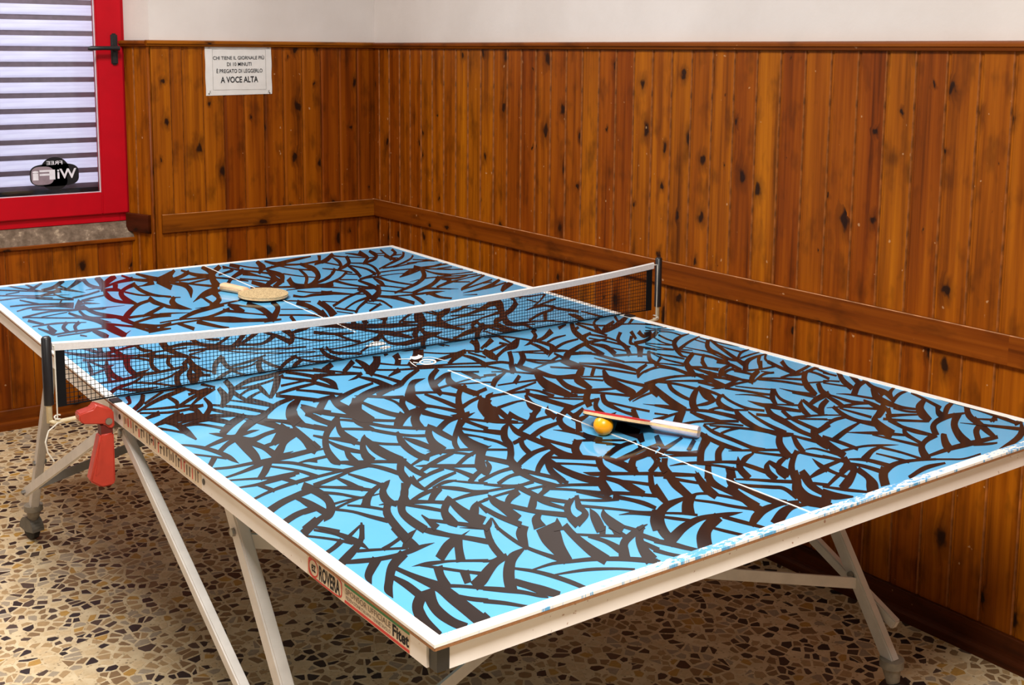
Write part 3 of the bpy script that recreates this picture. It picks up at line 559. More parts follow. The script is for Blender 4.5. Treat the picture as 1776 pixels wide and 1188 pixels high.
[-351,-893,-378,-904,-357,-908,-386,-922],[-466,-892,-437,-886,-412,-886,-464,-886,-429,-871,-408,-880],[-420,-883,-401,-908,-377,-933,-416,-877,-395,-899,-370,-923],[-461,-815,-484,-847,-487,-881,-483,-898,-460,-816,-467,-838,-474,-868,-476,-891],
[-466,-816,-499,-845,-527,-882,-547,-925,-468,-832,-499,-866,-516,-888,-531,-923],[-529,-928,-497,-914,-464,-904,-524,-914,-490,-896,-458,-891],[-458,-898,-436,-929,-420,-951,-397,-963,-450,-887,-424,-913,-412,-940,-391,-954],
[-452,-889,-480,-909,-503,-935,-457,-909,-482,-930,-502,-952],[-471,-964,-437,-963,-400,-969,-467,-955,-429,-949,-391,-954],[-583,-906,-564,-917,-536,-934,-508,-950,-490,-968,-582,-905,-556,-903,-526,-916,-500,-938,-480,-954],
[-549,-934,-531,-964,-512,-996,-544,-925,-522,-951,-504,-985],[-507,-811,-523,-818,-551,-851,-570,-893,-570,-924,-507,-813,-523,-835,-543,-860,-549,-878,-553,-907],[-525,-815,-556,-835,-584,-859,-608,-888,-528,-826,-559,-850,-583,-879,-601,-909],
[-556,-744,-548,-784,-535,-828,-551,-736,-538,-769,-527,-818],[-635,-768,-587,-753,-538,-733,-503,-731,-628,-748,-581,-736,-533,-720,-497,-718],[-617,-728,-574,-726,-520,-726,-612,-715,-569,-713,-514,-712],
[-594,-678,-574,-706,-555,-729,-586,-663,-566,-691,-547,-716],[-550,-592,-521,-593,-545,-582,-516,-583],[-573,-639,-541,-639,-568,-625,-535,-625],[-530,-544,-539,-589,-519,-533,-525,-576],
[-583,-749,-582,-791,-575,-834,-578,-742,-569,-775,-565,-822],[-635,-767,-597,-805,-561,-845,-631,-759,-591,-794,-555,-834],[-637,-804,-617,-826,-592,-863,-632,-794,-612,-817,-588,-855],
[-555,-919,-575,-960,-584,-1005,-585,-1053,-543,-919,-558,-951,-563,-987,-564,-1033],[-548,-986,-556,-1017,-566,-1055,-545,-984,-545,-1008,-545,-1039],[-551,-1016,-531,-1045,-508,-1078,-495,-1100,-545,-1006,-522,-1033,-497,-1064,-482,-1083],
[-463,-936,-482,-953,-513,-991,-533,-1038,-528,-1063,-463,-937,-476,-966,-500,-995,-507,-1020,-514,-1050],[-476,-949,-491,-1000,-500,-1047,-501,-1091,-463,-940,-469,-982,-470,-1020,-464,-1055],
[-435,-986,-458,-1001,-486,-1033,-435,-986,-452,-1016,-478,-1052],[-446,-1001,-419,-996,-442,-992,-414,-985],[-446,-1002,-456,-1043,-436,-994,-443,-1033],[-174,-624,-159,-651,-123,-678,-139,-581,-136,-622,-112,-663],
[-111,-621,-111,-658,-105,-692,-86,-596,-93,-639,-93,-680],[-59,-631,-78,-657,-113,-685,-153,-715,-48,-638,-80,-681,-123,-711,-160,-732],[-95,-692,-56,-684,-26,-688,-83,-671,-46,-669,-15,-672],
[-134,-658,-171,-684,-211,-741,-227,-781,-251,-818,-282,-859,-303,-912,-136,-665,-167,-702,-191,-737,-207,-775,-239,-824,-260,-853,-271,-892],[-143,-669,-168,-727,-169,-773,-167,-834,-133,-662,-145,-707,-147,-750,-147,-814],
[-141,-667,-106,-690,-136,-660,-100,-682],[-217,-685,-196,-722,-201,-664,-176,-696],[-241,-722,-231,-753,-232,-797,-231,-709,-220,-741,-219,-783],[-277,-779,-239,-807,-270,-768,-231,-797],
[-273,-775,-249,-762,-267,-761,-248,-761],[-309,-820,-297,-847,-286,-878,-294,-800,-281,-827,-267,-856],[-160,-748,-202,-766,-171,-771,-211,-784],[-178,-753,-208,-801,-227,-854,-165,-754,-191,-793,-208,-841],
[-279,-893,-233,-865,-200,-849,-168,-844,-273,-875,-224,-841,-190,-830,-157,-826],[-163,-780,-109,-749,-56,-731,-152,-754,-96,-723,-45,-713],[-9,-664,-54,-720,-76,-773,-66,-794,0,-674,-35,-716,-48,-749,-50,-778],
[10,-690,-17,-735,-60,-790,29,-684,-2,-734,-47,-795],[-15,-748,30,-723,1,-719,38,-709],[-90,-754,-77,-783,-69,-812,-73,-852,-62,-874,-89,-752,-67,-772,-53,-796,-46,-825,-39,-850],[-134,-766,-154,-799,-169,-842,-181,-883,-170,-913,-135,-946,-133,-765,-137,-787,-148,-826,-153,-856,-149,-890,-121,-931],
[-151,-792,-141,-829,-132,-869,-137,-776,-128,-815,-115,-852],[-91,-823,-134,-867,-166,-919,-88,-845,-119,-874,-140,-912],[-105,-834,-86,-847,-63,-861,-104,-832,-77,-836,-54,-850],[-166,-849,-204,-869,-246,-904,-273,-934,-174,-868,-212,-893,-247,-921,-271,-946],
[-207,-883,-171,-916,-134,-948,-199,-873,-161,-904,-122,-935],[-220,-892,-251,-947,-271,-1009,-203,-888,-231,-936,-247,-993],[-223,-904,-232,-960,-230,-1014,-216,-1050,-200,-884,-209,-939,-205,-989,-191,-1024],
[-215,-920,-183,-945,-159,-975,-207,-910,-176,-937,-149,-964],[-199,-983,-196,-1008,-168,-1024,-139,-1043,-98,-1073,-198,-982,-182,-992,-156,-1009,-128,-1031,-85,-1059],[-130,-934,-161,-979,-183,-1026,-112,-934,-139,-971,-153,-1010],
[-120,-944,-120,-987,-134,-1048,-109,-934,-99,-968,-99,-1020],[-206,-1024,-232,-1072,-248,-1106,-179,-1013,-203,-1060,-221,-1095],[-194,-1028,-186,-1064,-193,-1100,-193,-1138,-181,-1015,-167,-1046,-164,-1077,-171,-1121],
[-187,-1048,-166,-1073,-145,-1109,-179,-1040,-157,-1064,-133,-1097],[-113,-1064,-151,-1108,-178,-1150,-103,-1067,-136,-1107,-160,-1145],[-289,-917,-277,-949,-266,-978,-261,-1016,-276,-903,-265,-935,-254,-965,-249,-1004],
[-302,-910,-303,-950,-299,-981,-289,-1016,-274,-885,-285,-933,-284,-965,-274,-1001],[-303,-1006,-260,-1026,-216,-1057,-292,-992,-251,-1016,-206,-1045],[-313,-1009,-280,-1038,-259,-1065,-242,-1092,-305,-999,-273,-1029,-250,-1055,-230,-1079],
[-273,-1054,-259,-1090,-248,-1119,-267,-1048,-250,-1081,-236,-1107],[-296,-1086,-266,-1113,-237,-1127,-291,-1079,-258,-1103,-229,-1118],[-246,-1085,-206,-1119,-173,-1156,-235,-1072,-195,-1106,-162,-1146],
[-240,-1113,-225,-1139,-218,-1167,-215,-1193,-225,-1098,-213,-1127,-203,-1154,-203,-1184],[-311,-1110,-287,-1138,-266,-1162,-247,-1189,-230,-1215,-303,-1101,-279,-1129,-259,-1155,-240,-1181,-216,-1200],
[-280,-1175,-258,-1189,-233,-1217,-279,-1174,-249,-1179,-216,-1200],[-296,-999,-331,-1021,-304,-1019,-337,-1036],[-384,-931,-366,-955,-339,-974,-305,-975,-378,-923,-358,-944,-332,-963,-296,-960],
[-371,-914,-324,-898,-282,-897,-365,-900,-317,-884,-272,-881],[-363,-948,-322,-928,-287,-931,-357,-933,-315,-914,-277,-915],[-353,-900,-318,-862,-305,-828,-354,-889,-326,-856,-313,-832],
[-406,-963,-374,-968,-341,-977,-400,-954,-369,-958,-334,-966],[-427,-995,-390,-990,-351,-991,-423,-986,-385,-981,-343,-978],[-347,-977,-348,-1017,-341,-1053,-317,-1088,-329,-960,-331,-1000,-328,-1038,-306,-1076],
[-337,-998,-298,-1001,-332,-989,-292,-992],[-351,-1027,-352,-1066,-338,-1108,-334,-1012,-338,-1053,-330,-1100],[-346,-975,-382,-999,-405,-1023,-356,-1004,-387,-1021,-403,-1037],[-347,-1021,-371,-1047,-392,-1070,-341,-1031,-365,-1062,-388,-1084],
[-405,-973,-423,-1009,-429,-1045,-441,-1104,-403,-973,-402,-993,-405,-1026,-413,-1084],[-416,-994,-413,-1034,-399,-1071,-386,-1096,-357,-1135,-405,-983,-400,-1020,-386,-1056,-373,-1081,-342,-1117],
[-452,-1026,-452,-1074,-445,-1124,-439,-1013,-438,-1060,-428,-1106],[-376,-1085,-406,-1103,-432,-1143,-378,-1095,-396,-1114,-405,-1140],[-372,-1126,-390,-1143,-410,-1167,-371,-1126,-380,-1146,-393,-1171],
[-299,-1068,-332,-1094,-360,-1138,-374,-1177,-300,-1082,-324,-1103,-341,-1130,-344,-1158],[-276,-1066,-302,-1073,-277,-1067,-307,-1086],[-285,-1065,-318,-1109,-325,-1134,-356,-1147,-277,-1066,-301,-1104,-319,-1145,-365,-1177],
[-301,-1125,-326,-1157,-347,-1192,-358,-1212,-300,-1125,-305,-1151,-324,-1188,-338,-1210],[-283,-1138,-308,-1163,-327,-1206,-330,-1237,-282,-1138,-291,-1157,-297,-1187,-301,-1216],[-458,-1060,-476,-1074,-497,-1092,-458,-1061,-475,-1087,-498,-1106],
[-461,-1065,-482,-1111,-457,-1063,-473,-1107],[-219,-1190,-255,-1224,-280,-1258,-212,-1195,-241,-1231,-267,-1261],[-267,-1231,-289,-1230,-268,-1233,-297,-1244],[21,-939,-23,-959,-64,-969,8,-963,-40,-986,-80,-993],
[-60,-965,-103,-1002,-135,-1051,-59,-978,-93,-1008,-118,-1047],[-54,-1019,-102,-1053,-59,-1036,-105,-1064],[-51,-974,-31,-1000,-40,-963,-20,-989],[-118,-985,-74,-973,-24,-953,-104,-962,-59,-950,-11,-933],
[-115,-952,-68,-929,-38,-918,-6,-914,-106,-933,-55,-905,-26,-901,4,-901],[-74,-868,-56,-893,-46,-918,-66,-860,-47,-883,-34,-906],[428,-494,442,-554,438,-608,448,-644,447,-476,458,-540,456,-592,473,-622],
[512,-511,465,-574,429,-626,535,-501,493,-561,457,-613],[490,-553,506,-583,519,-625,496,-547,522,-568,539,-607],[545,-536,507,-589,569,-525,526,-581],[485,-560,479,-615,466,-669,504,-544,498,-600,491,-650],
[571,-567,582,-599,568,-652,591,-549,602,-583,585,-640],[586,-597,544,-608,487,-656,577,-609,531,-632,486,-668],[576,-621,547,-625,501,-651,562,-636,534,-642,493,-664],[551,-631,558,-667,561,-697,561,-622,571,-656,574,-687],
[496,-658,499,-707,510,-745,508,-648,514,-694,529,-729],[452,-634,473,-670,481,-711,465,-623,485,-659,496,-698],[448,-610,433,-675,415,-742,466,-595,463,-652,449,-716],[392,-725,409,-736,448,-730,507,-707,394,-723,424,-720,464,-711,518,-693],
[428,-742,472,-734,516,-736,447,-720,485,-720,527,-725],[318,-619,380,-605,437,-620,342,-589,390,-592,451,-605],[341,-614,378,-639,404,-660,430,-687,349,-605,389,-628,418,-646,448,-670],
[325,-611,349,-652,357,-716,336,-600,363,-638,374,-701],[403,-671,408,-705,409,-738,415,-660,425,-690,432,-719],[643,-589,576,-651,654,-597,587,-659],[563,-661,610,-676,662,-678,576,-649,622,-664,674,-666],
[672,-612,613,-668,684,-616,623,-672],[607,-675,557,-696,511,-738,497,-755,597,-688,548,-717,514,-743,497,-755],[537,-735,588,-712,614,-717,549,-720,601,-697,627,-705],[674,-640,657,-699,641,-756,702,-620,680,-683,667,-737],
[705,-654,668,-706,650,-747,734,-640,693,-692,676,-730],[592,-757,644,-753,709,-734,747,-719,603,-746,660,-736,724,-717,759,-705],[624,-757,660,-765,745,-745,642,-741,677,-748,765,-725],
[552,-729,587,-762,621,-799,561,-721,600,-751,637,-786],[537,-736,566,-780,585,-830,550,-726,582,-768,600,-818],[688,-741,623,-793,569,-851,543,-902,693,-754,641,-795,605,-836,564,-890],
[692,-749,690,-784,674,-832,706,-739,707,-773,694,-819],[612,-824,661,-843,621,-816,670,-835],[728,-745,712,-800,742,-736,726,-791],[623,-836,571,-889,548,-932,643,-832,602,-876,582,-913],
[452,-743,471,-778,499,-813,458,-737,480,-771,507,-805],[417,-743,438,-793,450,-826,466,-845,431,-730,453,-781,465,-814,478,-835],[402,-790,422,-809,437,-838,438,-867,404,-788,430,-802,449,-828,449,-859],
[524,-812,525,-859,540,-905,526,-811,539,-848,561,-889],[516,-857,523,-891,529,-915,525,-850,532,-885,537,-909],[508,-801,446,-853,411,-898,514,-812,461,-856,427,-893],[498,-815,453,-875,439,-926,516,-807,471,-864,459,-913],
[392,-689,349,-711,293,-755,249,-803,231,-837,391,-691,343,-732,301,-769,275,-797,255,-825],[370,-703,326,-766,315,-808,390,-691,372,-738,340,-792],[268,-805,293,-812,334,-800,277,-795,311,-792,345,-787],
[346,-625,307,-679,287,-733,283,-768,365,-619,329,-666,308,-717,299,-756],[364,-719,366,-758,360,-790,387,-700,383,-745,376,-778],[386,-772,367,-771,317,-814,297,-855,304,-879,385,-774,358,-790,339,-808,327,-833,319,-867],
[370,-777,349,-827,338,-883,357,-918,386,-767,363,-817,354,-871,370,-907],[290,-637,250,-706,222,-774,224,-815,310,-624,285,-683,261,-744,243,-799],[193,-750,200,-777,210,-812,203,-740,220,-758,235,-789],
[212,-803,240,-832,259,-864,269,-929,221,-793,254,-818,276,-848,294,-909],[263,-848,293,-846,302,-867,333,-894,273,-835,305,-834,312,-858,343,-885],[152,-794,169,-818,161,-785,176,-811],
[108,-843,154,-829,208,-820,129,-815,165,-814,216,-810],[229,-797,186,-823,144,-858,221,-819,180,-853,145,-883],[222,-829,212,-869,214,-907,230,-917,232,-821,236,-849,237,-887,239,-908],
[146,-886,183,-889,215,-908,256,-939,158,-872,194,-878,226,-896,270,-926],[186,-907,220,-930,244,-963,192,-901,230,-921,253,-955],[389,-840,381,-888,395,-930,417,-967,391,-838,403,-871,419,-911,433,-955],
[383,-872,417,-899,452,-935,393,-862,425,-892,463,-926],[308,-876,272,-920,251,-966,251,-1005,255,-1053,280,-1065,324,-869,303,-904,284,-944,270,-991,283,-1031,294,-1053],[325,-900,301,-949,282,-1003,275,-1048,333,-895,316,-939,301,-990,294,-1035],
[321,-927,341,-955,336,-914,356,-942],[382,-895,336,-951,321,-1000,305,-1053,302,-1090,402,-888,369,-933,355,-978,329,-1038,321,-1077],[387,-937,360,-985,347,-1033,340,-1072,407,-927,380,-974,367,-1020,360,-1059],
[348,-980,369,-994,408,-999,446,-1014,353,-976,388,-977,420,-989,454,-1008],[375,-999,420,-1035,385,-991,430,-1027],[498,-900,450,-930,417,-970,404,-1002,498,-901,466,-931,445,-957,419,-994],
[486,-910,454,-962,433,-1008,503,-901,481,-947,465,-990],[600,-891,542,-904,481,-932,572,-920,518,-932,468,-949],[549,-926,492,-953,432,-1001,536,-946,488,-972,443,-1009],[178,-912,158,-961,154,-1018,150,-1073,163,-1094,191,-903,176,-948,172,-1005,167,-1059,176,-1084],
[189,-921,216,-960,239,-992,254,-1032,195,-914,228,-950,251,-982,273,-1017],[168,-974,197,-969,230,-971,177,-963,206,-958,239,-962],[175,-944,201,-940,180,-937,206,-933],[127,-953,117,-1001,114,-1043,124,-1070,149,-937,138,-986,135,-1027,136,-1060],
[105,-1054,134,-1076,181,-1107,186,-1114,107,-1052,144,-1067,191,-1098,195,-1107],[135,-1086,154,-1119,174,-1152,143,-1079,164,-1110,190,-1139],[271,-1030,220,-1071,179,-1118,160,-1153,277,-1041,237,-1074,210,-1107,190,-1139],
[273,-1065,233,-1109,209,-1147,287,-1062,255,-1102,228,-1140],[274,-1055,278,-1096,283,-1134,284,-1048,292,-1085,302,-1121],[347,-1052,298,-1094,274,-1136,267,-1160,360,-1055,331,-1085,314,-1116,298,-1144],
[319,-1086,350,-1080,392,-1067,341,-1062,371,-1057,414,-1040],[232,-1135,249,-1144,255,-1173,236,-1132,258,-1137,264,-1167],[206,-1142,214,-1170,227,-1197,219,-1132,227,-1161,240,-1187],
[125,-959,115,-972,68,-1009,15,-1059,150,-951,123,-989,71,-1025,23,-1070],[124,-1016,83,-1041,38,-1084,118,-1034,86,-1055,49,-1092],[-5,-994,20,-1022,48,-1037,6,-982,35,-1007,66,-1018],
[-31,-1002,-1,-1018,36,-1042,-26,-996,7,-1010,45,-1033],[-46,-1050,-17,-1061,15,-1079,47,-1097,66,-1118,-44,-1048,-8,-1051,26,-1068,58,-1087,82,-1104],[0,-1074,25,-1106,38,-1144,8,-1067,34,-1098,49,-1134],
[98,-1085,65,-1112,35,-1145,13,-1187,99,-1085,78,-1113,60,-1136,40,-1174],[140,-1086,108,-1091,69,-1115,135,-1093,97,-1111,64,-1131],[67,-1118,67,-1149,68,-1184,82,-1106,86,-1135,87,-1170],
[130,-1134,98,-1151,66,-1184,51,-1218,130,-1134,106,-1157,89,-1177,75,-1206],[116,-1143,101,-1177,86,-1219,132,-1134,128,-1160,120,-1198],[178,-1133,135,-1149,91,-1187,75,-1222,170,-1146,132,-1164,112,-1182,97,-1211],
[218,-1121,166,-1154,121,-1189,83,-1230,216,-1133,167,-1167,135,-1193,102,-1229],[170,-1152,208,-1143,182,-1137,220,-1129],[204,-1175,177,-1212,164,-1242,206,-1174,197,-1202,188,-1229],
[114,-1246,156,-1234,184,-1233,119,-1238,167,-1221,198,-1220],[135,-1217,110,-1221,134,-1218,99,-1238],[-27,-1008,-64,-1048,-87,-1088,-17,-1015,-48,-1047,-66,-1080],[-103,-1069,-74,-1094,-43,-1119,-90,-1055,-60,-1080,-32,-1109],
[-25,-1095,-54,-1132,-24,-1095,-39,-1127],[10,-1086,-41,-1135,19,-1093,-30,-1143],[29,-1119,-9,-1163,50,-1121,10,-1165],[-29,-1001,-67,-1027,-32,-1012,-70,-1039],[711,-784,714,-822,724,-774,728,-813],
[744,-798,683,-860,644,-919,767,-792,716,-846,679,-901],[741,-838,693,-899,771,-823,728,-883],[657,-829,680,-859,666,-822,693,-849],[640,-843,659,-895,650,-835,671,-885],[750,-881,705,-885,624,-935,734,-896,684,-915,616,-958],
[741,-876,693,-939,676,-987,638,-1038,760,-867,724,-921,712,-969,654,-1032],[595,-917,609,-941,618,-973,627,-999,598,-915,621,-932,633,-962,642,-988],[564,-904,568,-933,563,-984,587,-1004,579,-893,583,-922,584,-969,598,-995],
[691,-937,629,-993,609,-1038,615,-1075,637,-1103,718,-933,671,-976,651,-1013,638,-1060,651,-1094],[753,-954,698,-979,646,-1028,744,-966,704,-987,662,-1025],[755,-991,721,-992,663,-1015,744,-1000,704,-1009,647,-1034],
[689,-957,656,-994,701,-952,683,-982],[600,-987,579,-1026,562,-1066,612,-980,608,-1009,596,-1047],[553,-923,532,-965,512,-1001,571,-912,560,-949,539,-987],[514,-998,560,-1000,592,-1016,535,-979,574,-989,603,-1007],
[489,-977,518,-995,541,-1020,569,-1053,492,-974,529,-986,552,-1011,586,-1041],[499,-983,465,-1039,459,-1082,465,-1131,520,-972,492,-1023,481,-1068,502,-1106],[507,-996,505,-1034,505,-1081,515,-991,519,-1025,522,-1070],
[618,-1022,546,-1061,492,-1091,441,-1149,423,-1189,601,-1052,531,-1087,515,-1090,494,-1124,477,-1161],[587,-1054,545,-1094,607,-1053,558,-1094],[532,-1098,570,-1108,607,-1126,558,-1077,587,-1096,618,-1118],
[516,-1102,539,-1131,578,-1166,532,-1091,555,-1120,592,-1156],[601,-1065,603,-1096,619,-1116,612,-1057,618,-1086,633,-1106],[734,-1014,714,-1060,681,-1126,753,-1003,733,-1050,705,-1114],
[724,-1052,661,-1079,598,-1131,579,-1168,714,-1069,669,-1094,644,-1117,610,-1155],[762,-1104,714,-1116,640,-1158,751,-1115,703,-1135,638,-1171],[690,-1108,638,-1147,622,-1179,700,-1107,673,-1134,661,-1159],
[707,-1168,669,-1156,618,-1160,560,-1185,507,-1229,696,-1176,643,-1176,595,-1183,567,-1195,529,-1228],[748,-1139,680,-1189,642,-1238,609,-1282,594,-1309,766,-1141,711,-1182,673,-1226,634,-1272,610,-1303],
[685,-1156,603,-1204,538,-1259,500,-1303,683,-1177,619,-1210,576,-1249,546,-1288],[672,-1226,612,-1250,551,-1294,655,-1248,615,-1262,569,-1296],[677,-1213,707,-1245,689,-1206,721,-1236],
[647,-1243,664,-1271,664,-1233,678,-1263],[745,-1215,696,-1233,728,-1232,686,-1243],[516,-1114,500,-1158,494,-1196,507,-1230,548,-1097,521,-1146,521,-1180,522,-1221],[511,-1153,468,-1187,452,-1221,441,-1247,522,-1155,490,-1180,471,-1211,460,-1237],
[367,-1068,426,-1050,467,-1049,380,-1053,442,-1033,481,-1036],[438,-1009,473,-1034,446,-1003,481,-1028],[414,-1031,430,-1046,419,-1026,440,-1038],[469,-1079,405,-1093,336,-1116,460,-1088,389,-1112,320,-1138],
[315,-1107,316,-1147,311,-1197,334,-1094,335,-1135,330,-1185],[384,-1111,406,-1137,431,-1164,465,-1198,387,-1109,418,-1127,451,-1149,477,-1189],[413,-1153,419,-1195,428,-1253,421,-1148,432,-1187,445,-1242],
[407,-1220,383,-1199,347,-1181,281,-1173,406,-1221,372,-1208,337,-1190,270,-1184],[376,-1205,343,-1204,285,-1225,369,-1212,329,-1221,269,-1251],[358,-1215,366,-1256,365,-1305,372,-1206,378,-1248,378,-1297],
[324,-1229,328,-1262,330,-1299,331,-1225,339,-1255,346,-1289],[254,-1221,274,-1249,279,-1296,262,-1215,291,-1236,301,-1282],[534,-1214,485,-1225,422,-1254,362,-1306,512,-1236,469,-1244,434,-1261,393,-1303],
[543,-1235,534,-1228,472,-1273,442,-1307,540,-1237,540,-1237,502,-1269,479,-1295],[394,-1299,457,-1301,511,-1307,602,-1312,405,-1289,478,-1284,538,-1287,621,-1298],[520,-1310,548,-1324,571,-1329,532,-1302,562,-1314,581,-1323],
[378,-1310,409,-1332,434,-1346,486,-1348,387,-1304,418,-1326,442,-1340,494,-1342],[221,-1329,259,-1307,306,-1293,350,-1300,387,-1318,222,-1313,273,-1284,324,-1277,363,-1290,398,-1310],
[260,-1351,326,-1339,385,-1340,271,-1339,343,-1323,392,-1333],[316,-1107,269,-1164,249,-1211,328,-1101,303,-1148,283,-1193],[254,-1160,256,-1198,263,-1153,274,-1186],[225,-1182,233,-1228,238,-1173,250,-1216],
[251,-1207,227,-1230,191,-1248,269,-1204,232,-1245,181,-1267],[228,-1232,240,-1263,241,-1307,241,-1222,257,-1252,263,-1294],[174,-1228,238,-1219,190,-1212,252,-1206],[193,-1257,210,-1259,172,-1278,127,-1299,221,-1235,235,-1255,163,-1302,114,-1323],
[212,-1269,196,-1303,166,-1328,135,-1354,240,-1255,221,-1293,198,-1328,158,-1361],[276,-1277,230,-1306,185,-1345,276,-1297,244,-1316,208,-1347],[173,-1223,169,-1258,170,-1289,192,-1211,183,-1249,184,-1281],
[100,-1295,153,-1275,198,-1259,106,-1286,162,-1262,208,-1245],[98,-1287,117,-1325,143,-1354,106,-1281,130,-1315,152,-1348],[57,-1318,69,-1339,103,-1350,95,-1291,98,-1317,109,-1345],
[30,-1344,45,-1351,37,-1337,53,-1345],[761,-1209,701,-1233,750,-1224,690,-1247],[783,-1259,725,-1270,757,-1280,705,-1286],[682,-1205,617,-1274,598,-1305,700,-1198,646,-1264,615,-1299],
[445,50,407,-33,464,67,426,-18],[556,0,493,-88,458,-159,436,-226,576,6,523,-71,497,-127,461,-204],[480,-49,532,-16,501,-14,543,2],[559,-21,544,-110,537,-187,574,-5,566,-87,552,-173],
[570,-17,601,-86,686,-113,741,-167,585,1,616,-68,698,-99,753,-154],[684,22,615,-33,555,-120,542,-164,671,-2,618,-41,586,-99,556,-153],[715,-9,669,-80,733,1,684,-72],[771,-8,693,-56,608,-112,561,-133,757,-32,663,-105,586,-145,544,-158],
[685,-43,613,-86,553,-143,670,-67,595,-122,548,-160],[755,-46,687,-102,745,-67,679,-118],[536,-118,478,-147,435,-225,521,-142,479,-169,457,-209],[553,-42,519,-61,539,-66,500,-93],[403,-17,376,-66,324,-115,288,-142,423,-4,380,-80,314,-137,286,-144],
[470,-18,391,-87,346,-105,443,-71,373,-119,330,-130],[338,-123,337,-175,328,-201,265,-276,351,-107,363,-147,345,-207,264,-278],[250,-10,292,-25,318,-70,335,-128,262,8,305,-8,330,-54,351,-109],
[288,-19,270,-107,308,2,282,-94],[329,-57,288,-87,228,-133,163,-186,324,-75,258,-152,214,-162,152,-212],[270,-11,202,-77,253,-54,191,-104],[245,-87,255,-125,261,-67,271,-105],[151,-145,136,-200,138,-232,185,-108,180,-154,154,-215],
[168,-156,250,-114,180,-133,263,-90],[458,-105,414,-111,366,-139,450,-117,401,-132,355,-158],[460,-157,402,-168,336,-204,448,-174,387,-191,319,-233],[313,-130,302,-188,275,-261,326,-116,326,-162,310,-228],
[216,-181,249,-204,294,-220,219,-177,260,-188,303,-209],[239,-206,283,-250,247,-195,292,-239],[212,-171,170,-238,136,-284,94,-351,229,-167,184,-239,152,-285,115,-347],[234,-190,202,-241,161,-285,255,-183,212,-255,157,-311],
[307,-245,343,-259,331,-214,356,-244],[522,-205,456,-199,379,-234,322,-270,267,-336,512,-218,434,-231,358,-270,311,-309,273,-351],[418,-235,394,-308,380,-355,444,-211,425,-279,411,-327],
[439,-235,440,-292,407,-366,452,-220,474,-260,443,-337],[325,-294,372,-319,378,-386,387,-430,348,-264,387,-301,397,-367,400,-417],[297,-258,279,-326,309,-246,303,-303],[366,-275,381,-311,369,-272,393,-296],
[455,-295,468,-361,465,-285,481,-347],[601,-163,524,-241,486,-316,436,-389,601,-178,543,-235,514,-298,458,-380],[505,-147,519,-202,518,-265,520,-131,537,-184,528,-255],[478,-180,495,-250,502,-322,489,-168,509,-236,516,-309],
[594,-218,529,-287,524,-321,452,-407,598,-229,549,-277,540,-313,467,-406],[619,-187,573,-262,643,-173,590,-252],[698,-210,608,-268,557,-275,680,-239,586,-298,532,-306],[628,-208,606,-261,654,-244,664,-181,636,-230,679,-212],
[521,-319,536,-388,535,-305,554,-371],[533,-323,457,-402,539,-334,463,-413],[518,-372,450,-448,435,-495,526,-374,475,-435,460,-475],[404,-369,460,-390,489,-411,422,-348,472,-376,502,-397],
[383,-428,415,-454,445,-487,392,-418,428,-441,457,-474],[354,-352,353,-415,358,-474,350,-528,360,-345,372,-396,376,-457,368,-512],[82,-253,129,-256,146,-281,101,-223,144,-234,162,-260],
[80,-260,93,-306,99,-357,91,-246,106,-290,112,-342],[143,-296,138,-350,150,-385,160,-277,165,-319,166,-367],[196,-263,223,-294,253,-322,207,-248,234,-280,264,-307],[164,-349,214,-333,291,-292,168,-343,222,-319,303,-271],
[197,-274,213,-324,272,-330,208,-260,226,-307,285,-312],[259,-334,252,-386,272,-405,295,-297,293,-343,289,-386],[206,-362,234,-393,258,-422,216,-348,245,-380,269,-409],[64,-312,98,-340,136,-389,69,-305,108,-327,146,-376],
[26,-335,55,-346,37,-318,68,-326],[94,-326,41,-356,-3,-404,89,-338,31,-387,-6,-427],[105,-366,54,-414,100,-385,49,-436],[-5,-381,13,-396,2,-371,22,-383],[7,-420,58,-427,110,-440,13,-410,66,-415,121,-424],
[-38,-491,23,-476,96,-451,-30,-476,34,-458,103,-439],[170,-347,145,-409,156,-450,190,-479,176,-343,172,-381,177,-425,221,-441],[152,-361,98,-456,73,-534,82,-592,177,-347,139,-424,127,-482,111,-563],
[153,-453,122,-529,127,-582,177,-434,152,-501,152,-557],[280,-390,232,-431,174,-496,156,-574,276,-411,229,-461,214,-471,181,-554],[275,-388,303,-456,334,-533,287,-375,318,-440,348,-519],
[301,-410,241,-472,302,-422,242,-484],[287,-374,335,-437,355,-516,298,-360,353,-417,370,-502],[213,-473,255,-505,220,-464,265,-493],[199,-486,232,-532,209,-474,243,-520],[294,-454,230,-539,209,-611,200,-659,173,-691,306,-450,274,-509,256,-572,237,-641,173,-693],
[262,-511,266,-569,278,-636,278,-495,282,-553,300,-615],[427,-466,368,-497,315,-559,416,-484,360,-519,315,-560],[434,-497,374,-515,327,-543,422,-513,364,-530,318,-559],[107,-566,150,-586,224,-603,121,-549,169,-563,231,-594],
[111,-573,159,-609,197,-668,120,-562,171,-596,212,-652],[153,-563,101,-616,65,-674,155,-582,117,-622,87,-667],[174,-690,245,-662,305,-626,183,-675,263,-631,322,-595],[323,-593,265,-656,242,-704,335,-601,289,-650,270,-686],
[176,-698,223,-682,276,-670,179,-693,232,-669,287,-656],[154,-612,111,-676,104,-743,105,-788,173,-607,138,-657,118,-730,128,-767],[123,-674,138,-731,153,-778,135,-662,149,-719,165,-766],
[183,-724,197,-752,185,-722,205,-745],[127,-626,74,-686,42,-757,133,-637,93,-679,70,-738],[88,-652,130,-641,103,-630,138,-629],[40,-480,53,-515,52,-572,45,-474,64,-501,71,-552],[-32,-456,-59,-468,-96,-517,-120,-570,-33,-459,-63,-492,-81,-514,-99,-557],
